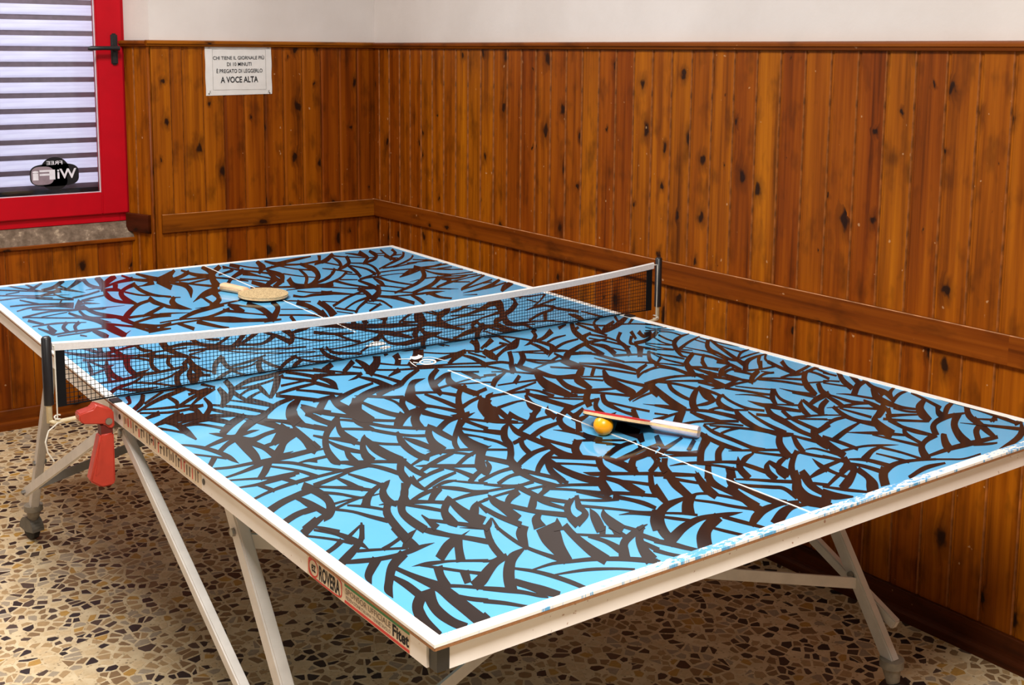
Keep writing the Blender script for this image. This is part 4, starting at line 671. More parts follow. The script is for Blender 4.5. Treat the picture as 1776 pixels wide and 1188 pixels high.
[-74,-490,-23,-490,37,-505,-59,-466,-13,-475,49,-487],[18,-513,16,-565,21,-614,30,-667,32,-497,39,-540,44,-589,53,-644],[67,-512,78,-554,103,-595,76,-501,92,-537,115,-581],[74,-582,112,-611,80,-574,121,-600],
[29,-533,48,-575,69,-600,98,-625,38,-522,57,-564,78,-589,107,-614],[10,-519,-36,-595,-46,-645,21,-514,-3,-570,-7,-609],[-97,-566,-47,-553,-3,-557,-89,-553,-40,-542,5,-545],[-127,-569,-119,-594,-135,-662,-94,-530,-94,-570,-112,-642],
[-100,-536,-144,-586,-175,-638,-90,-553,-117,-596,-134,-629],[-95,-570,-32,-553,-85,-554,-25,-542],[-99,-565,-121,-633,-87,-555,-106,-621],[7,-610,-31,-649,-48,-702,7,-611,-10,-638,-20,-679],
[95,-630,43,-647,11,-656,-41,-699,85,-646,30,-668,-1,-684,-47,-722],[-17,-603,-59,-637,-90,-669,-26,-629,-63,-660,-90,-689],[12,-655,-4,-708,29,-641,13,-695],[60,-664,12,-694,-17,-721,53,-681,4,-718,-19,-740],
[134,-739,79,-809,148,-738,101,-806],[97,-734,71,-737,96,-736,55,-765],[-54,-37,-67,-74,-93,-116,-21,-12,-47,-71,-84,-131],[-94,-7,-119,-54,-180,-120,-77,-19,-122,-95,-193,-181],[-153,-23,-166,-79,-188,-148,-142,-7,-139,-47,-151,-109],
[-154,-5,-222,-86,-163,-43,-229,-115],[-209,1,-255,-41,-222,-42,-267,-83],[-190,-78,-176,-104,-181,-63,-167,-89],[-278,-40,-239,-101,-205,-153,-270,-25,-231,-87,-192,-132],[-304,-98,-262,-120,-211,-145,-293,-76,-252,-102,-201,-127],
[-191,-123,-222,-154,-254,-177,-199,-149,-230,-175,-255,-179],[-191,-147,-175,-215,-170,-291,-180,-130,-162,-196,-150,-264],[-223,-164,-214,-228,-214,-281,-209,-315,-215,-151,-193,-197,-189,-247,-189,-286],
[-59,-171,-122,-220,-163,-258,-204,-281,-254,-310,-69,-198,-132,-250,-177,-295,-217,-313,-266,-341],[-169,-129,-116,-167,-66,-188,3,-218,80,-267,-161,-114,-108,-152,-55,-170,13,-204,90,-253],
[-119,-91,-92,-125,-63,-149,-110,-76,-85,-114,-54,-134],[-73,-158,-31,-185,28,-202,87,-232,-60,-136,-20,-167,38,-187,97,-218],[-97,-141,-156,-195,-113,-183,-160,-205],[27,-6,4,-44,-27,-85,-62,-127,50,-22,6,-92,-42,-139,-74,-164],
[29,-57,67,-97,104,-110,37,-45,75,-85,112,-98],[110,85,47,-11,118,70,55,-25],[141,-82,73,-107,9,-131,118,-123,56,-139,-2,-154],[114,-96,64,-137,26,-174,95,-139,50,-170,18,-198],[93,-126,93,-188,75,-271,102,-115,115,-162,106,-237],
[207,-18,177,-72,139,-131,231,-6,195,-71,148,-137],[120,-99,164,-144,130,-84,175,-129],[121,-123,129,-194,132,-109,140,-180],[-22,-196,-83,-259,-129,-345,-148,-414,-28,-223,-77,-277,-100,-327,-129,-398],
[-10,-249,-38,-256,-92,-297,-12,-253,-52,-288,-106,-333],[-28,-252,-79,-333,-85,-391,-86,-441,-79,-468,-16,-254,-48,-310,-58,-361,-59,-408,-53,-435],[-121,-365,-69,-352,-113,-349,-60,-336],
[-10,-248,7,-273,37,-298,-5,-241,14,-263,47,-284],[3,-271,0,-322,6,-350,13,-258,24,-292,19,-335],[-66,-349,-20,-339,28,-341,-60,-339,-14,-329,35,-331],[-66,-358,-1,-383,-60,-348,6,-373],
[-46,-362,-86,-392,-134,-456,-176,-523,-209,-580,-54,-384,-89,-416,-123,-464,-156,-523,-186,-578],[-88,-458,-33,-435,-76,-434,-20,-411],[-67,-460,-110,-477,-160,-508,-76,-478,-120,-499,-170,-534],
[-76,-467,-127,-533,-156,-599,-71,-508,-107,-547,-141,-595],[-95,-265,-130,-262,-178,-318,-226,-392,-228,-445,-226,-478,-96,-267,-142,-298,-172,-347,-183,-363,-197,-410,-206,-455],[-216,-356,-253,-413,-282,-488,-212,-383,-238,-413,-264,-477],
[-186,-367,-142,-391,-119,-444,-175,-348,-132,-376,-102,-421],[-172,-385,-171,-446,-171,-516,-162,-372,-154,-426,-151,-493],[-228,-406,-230,-454,-203,-491,-184,-557,-204,-378,-210,-427,-192,-475,-165,-532],
[-254,-480,-240,-537,-219,-574,-232,-449,-225,-517,-208,-559],[-207,-548,-203,-580,-206,-546,-182,-549],[-152,-560,-184,-565,-153,-562,-197,-591],[-212,-458,-255,-464,-298,-493,-328,-524,-221,-475,-269,-497,-308,-527,-334,-553],
[-240,-462,-287,-517,-319,-581,-241,-491,-276,-533,-299,-579],[-320,-359,-321,-432,-313,-481,-298,-510,-309,-344,-303,-407,-295,-455,-281,-483],[-304,-300,-284,-330,-254,-361,-226,-385,-302,-297,-273,-312,-244,-342,-211,-361],
[-260,-354,-257,-397,-267,-445,-253,-343,-247,-385,-252,-429],[-213,-222,-267,-241,-317,-269,-347,-288,-220,-239,-277,-267,-328,-301,-360,-324],[-196,-251,-249,-270,-297,-302,-349,-359,-211,-285,-267,-315,-310,-351,-356,-405],
[-315,-311,-364,-393,-388,-471,-367,-498,-300,-331,-335,-392,-340,-412,-346,-469],[-353,-269,-377,-345,-382,-401,-387,-457,-333,-252,-349,-315,-350,-360,-352,-414],[-368,-221,-349,-256,-321,-276,-358,-202,-342,-243,-314,-263],
[-403,-294,-360,-296,-395,-274,-346,-263],[-364,-269,-406,-320,-435,-368,-366,-295,-405,-350,-431,-389],[-437,-361,-419,-402,-387,-451,-429,-347,-406,-379,-374,-429],[-306,-124,-304,-164,-308,-200,-310,-234,-300,-114,-284,-132,-285,-174,-309,-233],
[-336,-154,-324,-200,-310,-235,-321,-127,-309,-175,-305,-226],[-320,-132,-296,-119,-272,-114,-308,-102,-287,-97,-265,-99],[-36,52,-71,-29,-20,62,-53,-17],[14,106,-8,-6,48,-13,22,116,-1,6,55,-1],
[102,33,123,-33,111,45,129,-25],[-608,-84,-551,-59,-602,-63,-546,-41],[-554,-16,-536,-58,-544,5,-529,-44],[-633,-167,-595,-125,-539,-71,-631,-155,-590,-100,-534,-51],[-536,-70,-553,-137,-584,-207,-521,-53,-535,-138,-580,-218],
[-500,-18,-515,-88,-543,-144,-582,-207,-481,3,-499,-86,-543,-170,-583,-212],[-590,-125,-602,-182,-626,-226,-652,-264,-581,-114,-590,-183,-626,-252,-653,-284],[-604,-161,-638,-170,-607,-171,-641,-180],
[-648,-190,-642,-211,-652,-270,-642,-174,-627,-187,-635,-251],[-596,-186,-556,-241,-522,-311,-591,-173,-547,-222,-512,-291],[-612,-217,-585,-284,-556,-348,-603,-198,-574,-261,-544,-326],
[-550,-171,-523,-216,-490,-278,-546,-162,-517,-203,-482,-263],[-523,-117,-523,-186,-512,-221,-506,-91,-510,-165,-506,-209],[-508,-102,-461,-102,-404,-81,-362,-56,-500,-80,-454,-84,-397,-63,-355,-34],
[-505,-96,-449,-61,-402,-53,-329,-17,-499,-75,-437,-23,-388,-15,-320,7],[-374,-28,-416,-110,-465,-198,-365,-49,-412,-137,-464,-213],[-451,-92,-463,-154,-468,-211,-437,-75,-446,-134,-462,-203],
[-516,-157,-482,-125,-449,-118,-512,-141,-477,-108,-443,-100],[-508,-193,-480,-164,-456,-148,-502,-168,-476,-148,-452,-135],[-514,-188,-498,-240,-486,-273,-504,-169,-487,-219,-478,-258],
[-421,-223,-470,-245,-525,-300,-557,-311,-430,-249,-478,-275,-533,-333,-572,-363],[-452,-206,-424,-250,-381,-313,-442,-186,-410,-224,-368,-288],[-412,-238,-456,-278,-497,-355,-516,-429,-415,-259,-456,-321,-466,-344,-479,-397],
[-432,-292,-447,-341,-432,-375,-417,-404,-430,-290,-423,-304,-413,-341,-398,-371],[-443,-312,-459,-402,-451,-464,-433,-300,-440,-376,-438,-445],[-548,-359,-507,-398,-540,-342,-499,-381],
[-445,-193,-388,-178,-330,-163,-438,-176,-378,-153,-322,-145],[-407,-137,-342,-127,-400,-119,-336,-112],[-375,-70,-350,-112,-327,-156,-366,-52,-339,-91,-312,-128],[-348,-33,-327,-73,-310,-117,-337,-11,-314,-48,-294,-89],
[-393,-187,-357,-236,-327,-280,-386,-173,-347,-216,-318,-264],[-331,-20,-283,-62,-253,-109,-323,-5,-273,-43,-245,-94],[-286,-105,-251,-126,-214,-134,-275,-83,-243,-111,-207,-119],[-328,-145,-285,-107,-315,-104,-275,-79],
[-674,-261,-630,-265,-583,-279,-669,-246,-623,-246,-580,-270],[-684,-289,-635,-284,-680,-277,-629,-265],[-641,-292,-613,-341,-634,-275,-606,-327],[-750,-1,-697,-11,-634,-20,-594,-26,-746,14,-692,7,-627,2,-587,-8],
[-729,-14,-735,-55,-743,-65,-715,-4,-730,-63,-745,-78],[-691,-7,-712,-60,-747,-113,-685,-20,-711,-87,-749,-140],[-711,-96,-644,-25,-709,-80,-640,-5],[-745,-148,-694,-101,-651,-72,-594,-35,-743,-135,-689,-75,-643,-38,-588,-13],
[-654,-66,-655,-127,-669,-156,-645,-49,-641,-111,-663,-168],[-596,-32,-589,-83,-589,-16,-574,-51],[-732,-132,-692,-151,-653,-163,-611,-174,-729,-122,-686,-135,-646,-143,-607,-164],[-743,-156,-694,-188,-649,-192,-611,-183,-739,-143,-689,-172,-642,-173,-607,-170],
[-659,-162,-603,-111,-546,-67,-656,-143,-597,-84,-541,-46],[-749,-207,-710,-191,-745,-188,-704,-165],[-753,-273,-709,-235,-672,-207,-749,-250,-704,-212,-666,-183],[-720,-245,-706,-286,-712,-346,-715,-233,-696,-266,-697,-324],
[-712,-257,-662,-262,-615,-263,-706,-238,-654,-237,-610,-250],[453,63,404,-26,471,77,430,-7],[726,-134,734,-174,745,-192,735,-125,743,-165,752,-185],[695,-168,701,-201,743,-206,702,-161,709,-192,749,-200],
[664,-203,706,-220,742,-239,672,-193,712,-212,748,-233],[630,-237,664,-228,650,-213,679,-209],[699,-208,646,-255,598,-272,687,-234,635,-272,587,-286],[689,-231,709,-256,706,-301,698,-222,718,-247,718,-290],
[657,-262,643,-308,640,-341,672,-249,657,-296,651,-331],[630,-271,608,-331,608,-373,641,-262,619,-322,619,-363],[567,-309,583,-337,604,-367,573,-302,591,-328,612,-359],[559,-318,563,-366,576,-410,565,-312,571,-359,589,-397],
[523,-357,550,-386,575,-411,531,-349,558,-378,585,-400],[746,-292,709,-295,649,-328,590,-393,546,-465,551,-483,741,-298,692,-317,643,-351,615,-383,565,-452,561,-474],[750,-329,693,-350,645,-374,587,-406,741,-340,681,-367,632,-394,570,-434],
[726,-352,725,-382,734,-344,734,-375],[702,-356,698,-403,711,-348,707,-396],[734,-370,673,-426,633,-483,639,-505,618,-563,627,-590,738,-381,692,-424,669,-457,660,-488,639,-547,637,-581],
[733,-381,694,-450,654,-527,622,-589,601,-629,750,-370,718,-433,679,-510,652,-569,635,-606],[730,-396,732,-437,744,-483,739,-388,741,-430,750,-477],[712,-433,701,-485,700,-531,720,-426,712,-476,714,-520],
[747,-513,711,-517,654,-557,740,-520,697,-535,649,-570],[753,-548,712,-550,660,-561,748,-553,701,-562,650,-573],[748,-570,700,-572,650,-589,578,-648,741,-577,683,-591,638,-614,581,-663],
[716,-571,663,-617,615,-670,720,-580,673,-619,630,-667],[746,-568,697,-610,673,-649,658,-678,748,-575,710,-606,688,-640,673,-669],[621,-401,627,-440,632,-474,622,-522,606,-572,627,-396,635,-433,643,-465,633,-514,622,-560],
[596,-419,615,-439,604,-411,620,-434],[577,-433,587,-468,596,-510,598,-546,595,-588,592,-418,600,-456,614,-494,614,-532,608,-577],[590,-484,604,-503,592,-482,611,-496],[595,-537,584,-584,569,-635,570,-652,602,-531,594,-576,582,-625,580,-644],
[605,-448,550,-483,499,-526,455,-584,431,-633,594,-469,540,-508,511,-531,478,-572,452,-619],[614,-480,564,-519,512,-582,610,-493,572,-523,530,-577],[509,-380,466,-428,437,-477,515,-381,479,-424,448,-471],
[508,-431,453,-475,502,-447,448,-486],[508,-385,511,-428,524,-466,531,-495,518,-375,523,-415,539,-452,541,-486],[508,-393,489,-464,493,-535,515,-386,499,-455,508,-521],[423,-468,453,-490,482,-544,429,-460,460,-482,493,-533],
[490,-554,515,-579,541,-610,497,-547,520,-573,546,-605],[485,-563,491,-602,495,-648,493,-557,500,-594,505,-640],[491,-618,477,-657,505,-607,500,-639],[581,-593,534,-614,479,-661,572,-606,526,-631,480,-670],
[574,-619,541,-628,514,-640,567,-629,530,-641,508,-649],[558,-632,568,-656,597,-669,659,-678,565,-625,575,-649,606,-660,666,-671],[547,-649,556,-683,554,-698,555,-643,568,-673,563,-690],
[600,-687,618,-714,608,-680,623,-709],[612,-666,561,-691,517,-726,497,-754,604,-678,553,-707,524,-730,499,-754],[619,-701,581,-706,522,-734,610,-710,570,-718,514,-745],[508,-654,504,-696,502,-744,518,-646,518,-685,516,-733],
[486,-670,490,-707,493,-664,499,-699],[443,-625,453,-652,474,-679,480,-710,452,-616,467,-640,483,-671,492,-700],[362,-534,396,-521,429,-519,372,-520,406,-509,435,-512],[425,-520,438,-557,429,-618,431,-513,447,-548,447,-602],
[292,-610,338,-602,396,-602,441,-626,302,-596,349,-588,406,-590,452,-615],[67,-769,34,-839,88,-758,45,-834],[-96,-835,-62,-863,-13,-896,-92,-830,-53,-853,-6,-888],[-52,-803,-61,-841,-48,-799,-49,-831],
[-64,-890,-43,-906,-27,-912,-60,-885,-37,-900,-21,-905],[-95,-931,-60,-919,-27,-911,-9,-918,-90,-922,-52,-907,-18,-898,2,-906],[-119,-980,-77,-969,-43,-962,-10,-955,17,-949,-110,-966,-65,-951,-31,-944,-1,-943,24,-939],
[-11,-922,-35,-953,-2,-924,-29,-954],[50,-904,17,-948,9,-967,-38,-994,65,-901,37,-942,8,-983,-45,-1010],[4,-943,-33,-986,13,-946,-25,-989],[-2,-987,37,-970,87,-948,10,-966,48,-953,95,-936],
[102,-960,45,-1001,98,-974,42,-1014],[-63,-964,-102,-997,-126,-1034,-64,-979,-94,-1003,-110,-1030],[-53,-979,-31,-999,-45,-970,-24,-992],[-123,-953,-124,-990,-125,-1030,-113,-944,-113,-981,-115,-1021],
[23,-878,-2,-919,48,-873,14,-916],[12,-827,10,-863,13,-896,51,-791,55,-822,57,-856],[-41,-993,-56,-1018,-96,-1045,-29,-991,-54,-1024,-98,-1057],[-46,-1017,-71,-1049,-85,-1074,-41,-1015,-51,-1042,-67,-1067],
[21,36,50,-12,27,45,55,-5],[97,32,105,-6,110,-27,104,41,114,6,117,-18],[284,88,219,-9,299,86,237,-13],[190,-28,177,-69,138,-130,216,-2,196,-60,144,-134],[264,-20,180,-94,253,-47,171,-115],
]
PAINT_FAR = [
[520,312,467,225,425,166,546,321,487,226,439,158],[591,314,516,237,454,194,579,279,502,204,437,160],[383,182,433,196,465,209,394,201,444,215,476,228],[468,307,505,294,481,327,525,325],
[459,174,402,158,348,69,350,-28,443,146,383,113,380,103,366,-10],[423,156,384,70,424,43,410,-32,447,175,417,109,444,67,430,-11],[311,78,358,88,322,96,367,102],[321,90,329,28,340,-42,334,106,345,47,352,-27],
[408,57,446,62,503,56,556,9,426,83,458,80,513,69,567,22],[476,81,542,122,619,154,485,97,558,149,635,178],[577,153,508,60,587,147,515,55],[543,193,620,209,631,153,661,88,549,202,639,233,655,180,684,114],
[618,84,605,28,586,-31,633,100,643,64,614,-7],[675,94,676,26,683,-34,686,106,695,47,698,-19],[-82,355,23,257,187,198,-72,374,48,303,198,216],[-119,278,-77,237,-24,222,-101,313,-64,264,-15,240],
[-76,236,-69,156,-58,122,-61,259,-56,175,-46,142],[-153,211,-83,170,-51,134,-144,228,-77,183,-42,151],[-18,300,28,202,50,146,82,91,-5,322,44,228,81,196,98,115],[-191,133,-146,104,-59,116,8,149,-185,146,-140,117,-52,133,16,166],
[-150,152,-181,115,-198,34,-175,-7,-151,149,-167,124,-176,67,-166,7],[-155,137,-168,64,-110,20,-145,149,-152,90,-99,39],[47,202,-16,133,39,168,-24,95],[23,166,2,73,34,34,43,188,17,95,58,74],
[-103,38,-34,93,-98,53,-27,112],[-244,25,-198,1,-239,37,-192,12],[173,206,108,133,77,51,165,173,119,122,95,65],[149,161,126,85,188,106,171,185,159,134,193,115],[148,101,96,81,45,67,136,76,79,48,28,35],
[187,199,219,167,235,117,257,97,210,235,254,220,259,150,265,110],[78,169,122,161,167,160,88,186,132,179,177,177],[341,164,281,100,294,70,335,144,299,112,306,86],[352,145,281,76,223,-3,338,104,277,46,231,-18],
[171,21,276,61,185,45,285,78],[144,87,153,14,220,-29,156,102,167,34,228,-17],[-425,416,-425,327,-402,283,-372,258,-333,277,-405,452,-409,359,-384,326,-358,292,-325,304],[-395,416,-383,364,-358,353,-374,457,-371,390,-351,371],
[-296,422,-346,359,-394,313,-301,398,-351,335,-399,288],[-257,433,-306,350,-359,280,-259,396,-310,317,-365,245],[-225,413,-287,338,-343,280,-234,373,-295,306,-349,256],[-342,273,-297,245,-261,260,-222,299,-331,299,-287,270,-251,293,-210,345],
[-232,375,-222,306,-222,218,-223,392,-204,338,-195,262],[-179,353,-186,286,-204,255,-229,203,-146,400,-162,308,-201,229,-229,202],[-167,309,-122,326,-80,361,-157,336,-106,371,-65,406],
[-470,283,-419,271,-356,233,-272,182,-199,159,-463,304,-409,296,-347,254,-264,199,-191,176],[-482,249,-432,266,-477,265,-428,279],[-402,252,-348,189,-288,145,-198,105,-397,264,-343,201,-283,157,-193,117],
[-489,230,-471,199,-479,253,-465,214],[-505,200,-522,123,-531,78,-567,20,-492,214,-503,142,-522,67,-565,-15],[-518,134,-502,95,-489,67,-497,175,-493,112,-482,81],[-549,70,-507,41,-538,99,-498,63],
[-411,214,-457,151,-495,62,-417,174,-456,124,-488,52],[-430,181,-447,104,-446,47,-410,198,-429,127,-432,70],[-519,-20,-477,26,-442,54,-387,74,-335,131,-515,5,-471,53,-435,77,-382,89,-332,142],
[-441,86,-378,105,-318,145,-436,101,-371,128,-314,157],[-450,53,-438,5,-412,-18,-440,73,-430,22,-407,-7],[-335,144,-376,77,-400,1,-393,-30,-333,127,-365,68,-378,26,-382,-13],[-351,103,-350,43,-339,5,-339,123,-336,66,-327,25],
[-249,114,-293,80,-344,19,-258,85,-299,53,-349,-5],[-255,75,-293,38,-324,-12,-262,48,-297,10,-322,-30],[-271,104,-259,41,-222,-10,-267,111,-249,59,-216,0],[-268,83,-228,69,-194,58,-263,95,-223,80,-189,70],
[-186,270,-153,211,-103,182,-177,287,-144,228,-96,195],[-732,534,-693,457,-661,351,-726,552,-684,483,-649,383],[-744,451,-705,371,-656,335,-591,309,-538,319,-462,316,-739,468,-695,405,-646,369,-586,326,-533,336,-456,333],
[-623,468,-633,392,-630,326,-604,493,-616,420,-614,358],[-646,492,-669,379,-629,503,-655,387],[-664,353,-615,387,-563,408,-525,426,-657,387,-609,409,-556,435,-520,444],[-568,419,-569,351,-547,334,-554,445,-556,382,-541,351],
[-499,433,-517,341,-511,277,-496,224,-472,461,-489,385,-493,313,-482,253],[-509,337,-453,344,-411,313,-501,364,-440,380,-402,335],[-713,331,-732,256,-740,213,-710,333,-719,263,-731,216],
[-723,335,-686,314,-633,294,-715,360,-680,335,-625,319],[-711,326,-704,274,-694,240,-668,259,-705,340,-696,292,-685,272,-666,265],[-675,309,-699,238,-723,126,-669,305,-686,238,-715,129],
[-691,239,-706,157,-691,115,-680,251,-688,188,-683,134],[-749,196,-716,213,-692,232,-746,211,-712,232,-689,247],[-630,310,-654,219,-659,144,-645,137,-606,180,-612,308,-635,236,-641,179,-636,174,-605,184],
[-634,304,-601,281,-579,233,-629,320,-594,301,-571,253],[-548,345,-585,250,-603,174,-595,135,-541,327,-575,246,-587,197,-589,147],[-595,307,-557,266,-515,245,-476,213,-586,332,-545,299,-506,269,-469,229],
[-529,276,-557,205,-561,147,-522,263,-544,212,-552,160],[-746,119,-701,115,-650,129,-596,133,-523,148,-742,134,-695,137,-644,152,-589,156,-516,172],[-754,13,-723,54,-677,82,-641,123,-751,44,-718,81,-673,103,-639,137],
[-681,84,-643,52,-603,0,-677,98,-637,70,-598,14],[-639,59,-589,84,-559,119,-636,73,-585,101,-556,133],[-722,53,-689,13,-641,20,-718,64,-681,41,-638,30],[-522,162,-567,113,-600,25,-605,-35,-526,135,-566,84,-583,34,-594,-22],
[-516,153,-550,85,-566,16,-572,-29,-512,140,-537,82,-546,34,-561,-19],[-486,241,-525,187,-493,199,-529,160],[-503,216,-521,127,-528,48,-486,235,-498,156,-511,70],[-673,1365,-647,1295,-601,1211,-667,1386,-641,1316,-594,1238],
[-617,1345,-612,1278,-609,1370,-601,1308],[-561,1363,-611,1293,-628,1274,-565,1336,-618,1247,-633,1247],[-488,1391,-544,1290,-590,1254,-497,1327,-553,1237,-597,1219],[-707,1299,-668,1266,-583,1197,-551,1200,-703,1320,-663,1287,-578,1217,-544,1227],
[-702,1225,-658,1239,-700,1239,-655,1255],[-723,1214,-623,1152,-538,1124,-719,1234,-619,1171,-537,1128],[-620,1135,-578,1167,-549,1172,-614,1168,-570,1207,-535,1240],[-554,1239,-524,1178,-487,1130,-548,1259,-514,1211,-486,1134],
[-532,1279,-524,1195,-524,1303,-515,1219],[-432,1398,-478,1300,-526,1213,-444,1311,-485,1251,-530,1189],[-444,1329,-454,1211,-432,1147,-420,1376,-435,1258,-418,1185],[-477,1165,-421,1171,-476,1170,-414,1199],
[-402,1327,-416,1228,-437,1155,-373,1380,-388,1259,-423,1146],[-321,1380,-372,1300,-423,1199,-335,1302,-382,1229,-429,1145],[-283,1301,-350,1254,-414,1195,-304,1228,-361,1212,-422,1161],
[-376,1215,-409,1104,-361,1206,-397,1096],[-442,1122,-403,1099,-387,1078,-430,1162,-386,1153,-378,1103],[-314,1324,-301,1228,-260,1174,-303,1351,-285,1270,-240,1231],[-264,1328,-248,1197,-229,1146,-251,1363,-221,1266,-197,1229],
[-142,1328,-191,1272,-229,1235,-174,1213,-213,1189,-252,1141],[-241,1219,-293,1157,-315,1145,-264,1136,-300,1129,-319,1131],[-253,1153,-250,1026,-237,1190,-218,1097],[-304,1213,-355,1154,-401,1075,-425,952,-411,868,-320,1147,-365,1105,-389,1059,-397,1008,-398,898],
[-332,1152,-340,1038,-323,959,-284,929,-311,1193,-320,1083,-309,995,-277,947],[-433,1129,-455,1038,-453,946,-405,878,-421,1143,-428,1088,-435,991,-398,895],[-386,1065,-361,998,-333,976,-377,1090,-352,1022,-326,994],
[-439,1146,-491,1108,-539,1088,-445,1120,-497,1082,-545,1062],[-440,1075,-509,1047,-536,1019,-445,1055,-514,1022,-541,995],[-578,1157,-568,1090,-546,1048,-572,1174,-562,1109,-539,1072],
[-532,1049,-578,924,-557,891,-535,970,-556,953,-537,962],[-494,955,-529,1005,-495,952,-539,968],[-495,1010,-525,1040,-496,1007,-535,1002],[-731,1045,-667,1032,-564,979,-727,1063,-661,1057,-556,1010],
[-729,970,-677,993,-571,957,-726,987,-671,1017,-564,981],[-662,1141,-612,1086,-549,1038,-657,1160,-607,1105,-544,1057],[-578,1069,-598,1018,-578,1053,-598,1006],[-738,1147,-658,1148,-594,1101,-734,1167,-655,1164,-590,1114],
[-687,1118,-653,1029,-682,1137,-646,1052],[-615,973,-579,931,-610,991,-572,955],[-688,968,-625,928,-566,894,-497,888,-440,890,-681,997,-621,945,-559,918,-494,900,-439,893],[-557,916,-549,814,-515,743,-504,685,-541,956,-534,856,-500,785,-480,746],
[-606,897,-558,893,-517,871,-498,878,-603,909,-553,910,-510,894,-497,882],[-735,878,-656,915,-597,903,-731,901,-650,938,-593,921],[-732,882,-630,810,-560,770,-502,733,-728,898,-625,827,-554,792,-495,755],
[-579,882,-586,783,-570,714,-568,906,-571,821,-548,775],[-612,868,-600,796,-578,732,-569,666,-603,893,-589,827,-566,767,-551,713],[-574,729,-539,700,-557,782,-538,703],[-687,864,-609,885,-685,875,-607,897],
[-577,667,-574,583,-563,505,-554,719,-544,650,-541,553],[-564,680,-523,630,-485,576,-554,711,-515,655,-474,605],[-350,936,-398,902,-460,811,-499,734,-359,900,-407,859,-465,760,-500,685],
[-361,923,-362,852,-337,781,-332,980,-338,905,-325,808],[-342,839,-406,774,-439,738,-350,806,-415,732,-445,712],[-485,715,-425,717,-366,698,-475,747,-416,745,-359,720],[-511,703,-497,632,-478,574,-466,537,-487,760,-482,669,-459,622,-447,584],
[-492,647,-422,684,-374,678,-485,673,-412,717,-368,694],[-486,591,-445,580,-402,598,-469,642,-436,606,-395,619],[-492,524,-425,536,-473,583,-420,551],[-503,599,-488,538,-497,613,-476,565],
[-734,829,-706,763,-724,860,-699,788],[-738,760,-670,758,-598,734,-735,772,-665,780,-596,742],[-642,782,-673,711,-678,638,-642,754,-662,710,-664,662],[-610,770,-641,712,-656,633,-613,736,-635,697,-644,645],
[-704,743,-717,634,-694,763,-691,683],[-730,731,-716,637,-726,745,-703,673],[-715,633,-650,643,-573,633,-710,653,-645,663,-567,654],[-709,614,-644,617,-611,627,-706,629,-641,632,-606,647],
[-616,618,-611,541,-598,534,-602,653,-590,593,-588,561],[-656,592,-643,573,-650,611,-639,587],[-523,582,-543,558,-523,579,-545,546],[-123,1352,-176,1274,-228,1200,-129,1316,-190,1201,-243,1127],
[-83,1316,-151,1232,-221,1188,-102,1247,-167,1176,-234,1146],[-114,1308,-107,1194,-75,1134,-101,1336,-83,1250,-45,1205],[-209,1142,-125,1142,-60,1150,-200,1170,-112,1178,-39,1208],[-245,1145,-213,1102,-200,1045,-211,980,-237,886,-232,1179,-197,1142,-173,1105,-184,1010,-234,886],
[-190,1116,-158,1058,-117,988,-180,1143,-147,1085,-100,1027],[-194,1069,-80,1123,-185,1096,-70,1151],[-39,1314,-47,1230,-81,1109,-13,1367,-11,1289,-51,1142],[41,1352,-28,1248,-84,1121,-129,964,28,1291,-33,1194,-56,1140,-85,1015],
[-63,1128,-30,1088,11,1020,-52,1156,-18,1116,20,1040],[-34,1163,43,1218,41,1310,-25,1191,47,1251,21,1266],[89,1250,-1,1134,-53,1049,65,1169,-13,1087,-59,1011],[32,1298,55,1210,97,1144,125,1081,46,1327,68,1239,111,1173,142,1116],
[58,1298,70,1236,86,1357,98,1294],[80,1324,105,1244,137,1188,90,1347,116,1266,151,1217],[166,1318,138,1224,96,1137,194,1359,169,1234,94,1114],[37,1131,71,1083,93,1011,77,1215,84,1110,106,1037],
[3,1073,43,1020,75,972,12,1094,52,1040,84,992],[5,984,14,911,30,878,30,1035,45,973,48,914],[119,1053,66,990,27,933,96,980,49,931,19,904],[117,1100,89,977,112,1000,52,920,143,1140,122,1031,112,962,41,877],
[195,1240,136,1159,126,1026,89,953,182,1198,156,1186,166,1083,104,943],[127,976,94,856,126,821,163,1021,134,924,158,884],[198,1312,209,1229,282,1264,384,1314,213,1343,237,1292,306,1320,395,1338],
[127,1167,217,1207,284,1192,373,1211,142,1204,234,1246,299,1223,392,1251],[206,1205,233,1125,271,1076,217,1227,244,1147,285,1105],[237,1113,201,989,140,872,254,1136,220,1003,147,860],
[280,1195,268,1072,239,985,181,902,136,876,304,1236,313,1138,249,965,170,872,128,857],[420,1335,373,1236,325,1169,432,1328,370,1211,323,1164],[494,1360,409,1258,337,1193,474,1303,387,1200,325,1163],
[329,1042,274,961,177,893,120,898,326,1024,260,924,160,854,97,847],[159,1073,194,1005,238,951,170,1094,202,1021,245,964],[-26,919,48,879,130,837,218,811,-17,939,59,904,148,875,243,863],
[58,829,123,823,186,810,64,841,129,835,192,823],[34,730,59,704,94,707,155,694,52,765,70,728,110,743,167,718],[80,795,118,745,175,739,89,813,127,763,181,751],[-101,1017,-175,947,-252,828,-120,954,-190,890,-253,823],
[-310,955,-289,916,-263,904,-303,973,-282,934,-258,916],[-273,942,-316,857,-326,763,-290,733,-273,915,-291,874,-298,825,-289,737],[-345,853,-347,789,-319,753,-340,864,-329,832,-310,775],
[-278,741,-242,733,-195,755,-277,744,-237,750,-187,778],[-208,871,-216,808,-221,726,-197,889,-200,835,-206,752],[-165,895,-176,830,-225,765,-131,936,-171,801,-234,725],[-213,858,-147,908,-105,944,-208,876,-136,945,-97,969],
[-219,735,-168,751,-115,770,-211,758,-160,774,-108,788],[-369,618,-303,671,-249,698,-193,726,-361,649,-289,720,-234,743,-181,760],[-429,615,-366,624,-292,606,-201,660,-424,631,-360,640,-283,632,-186,704],
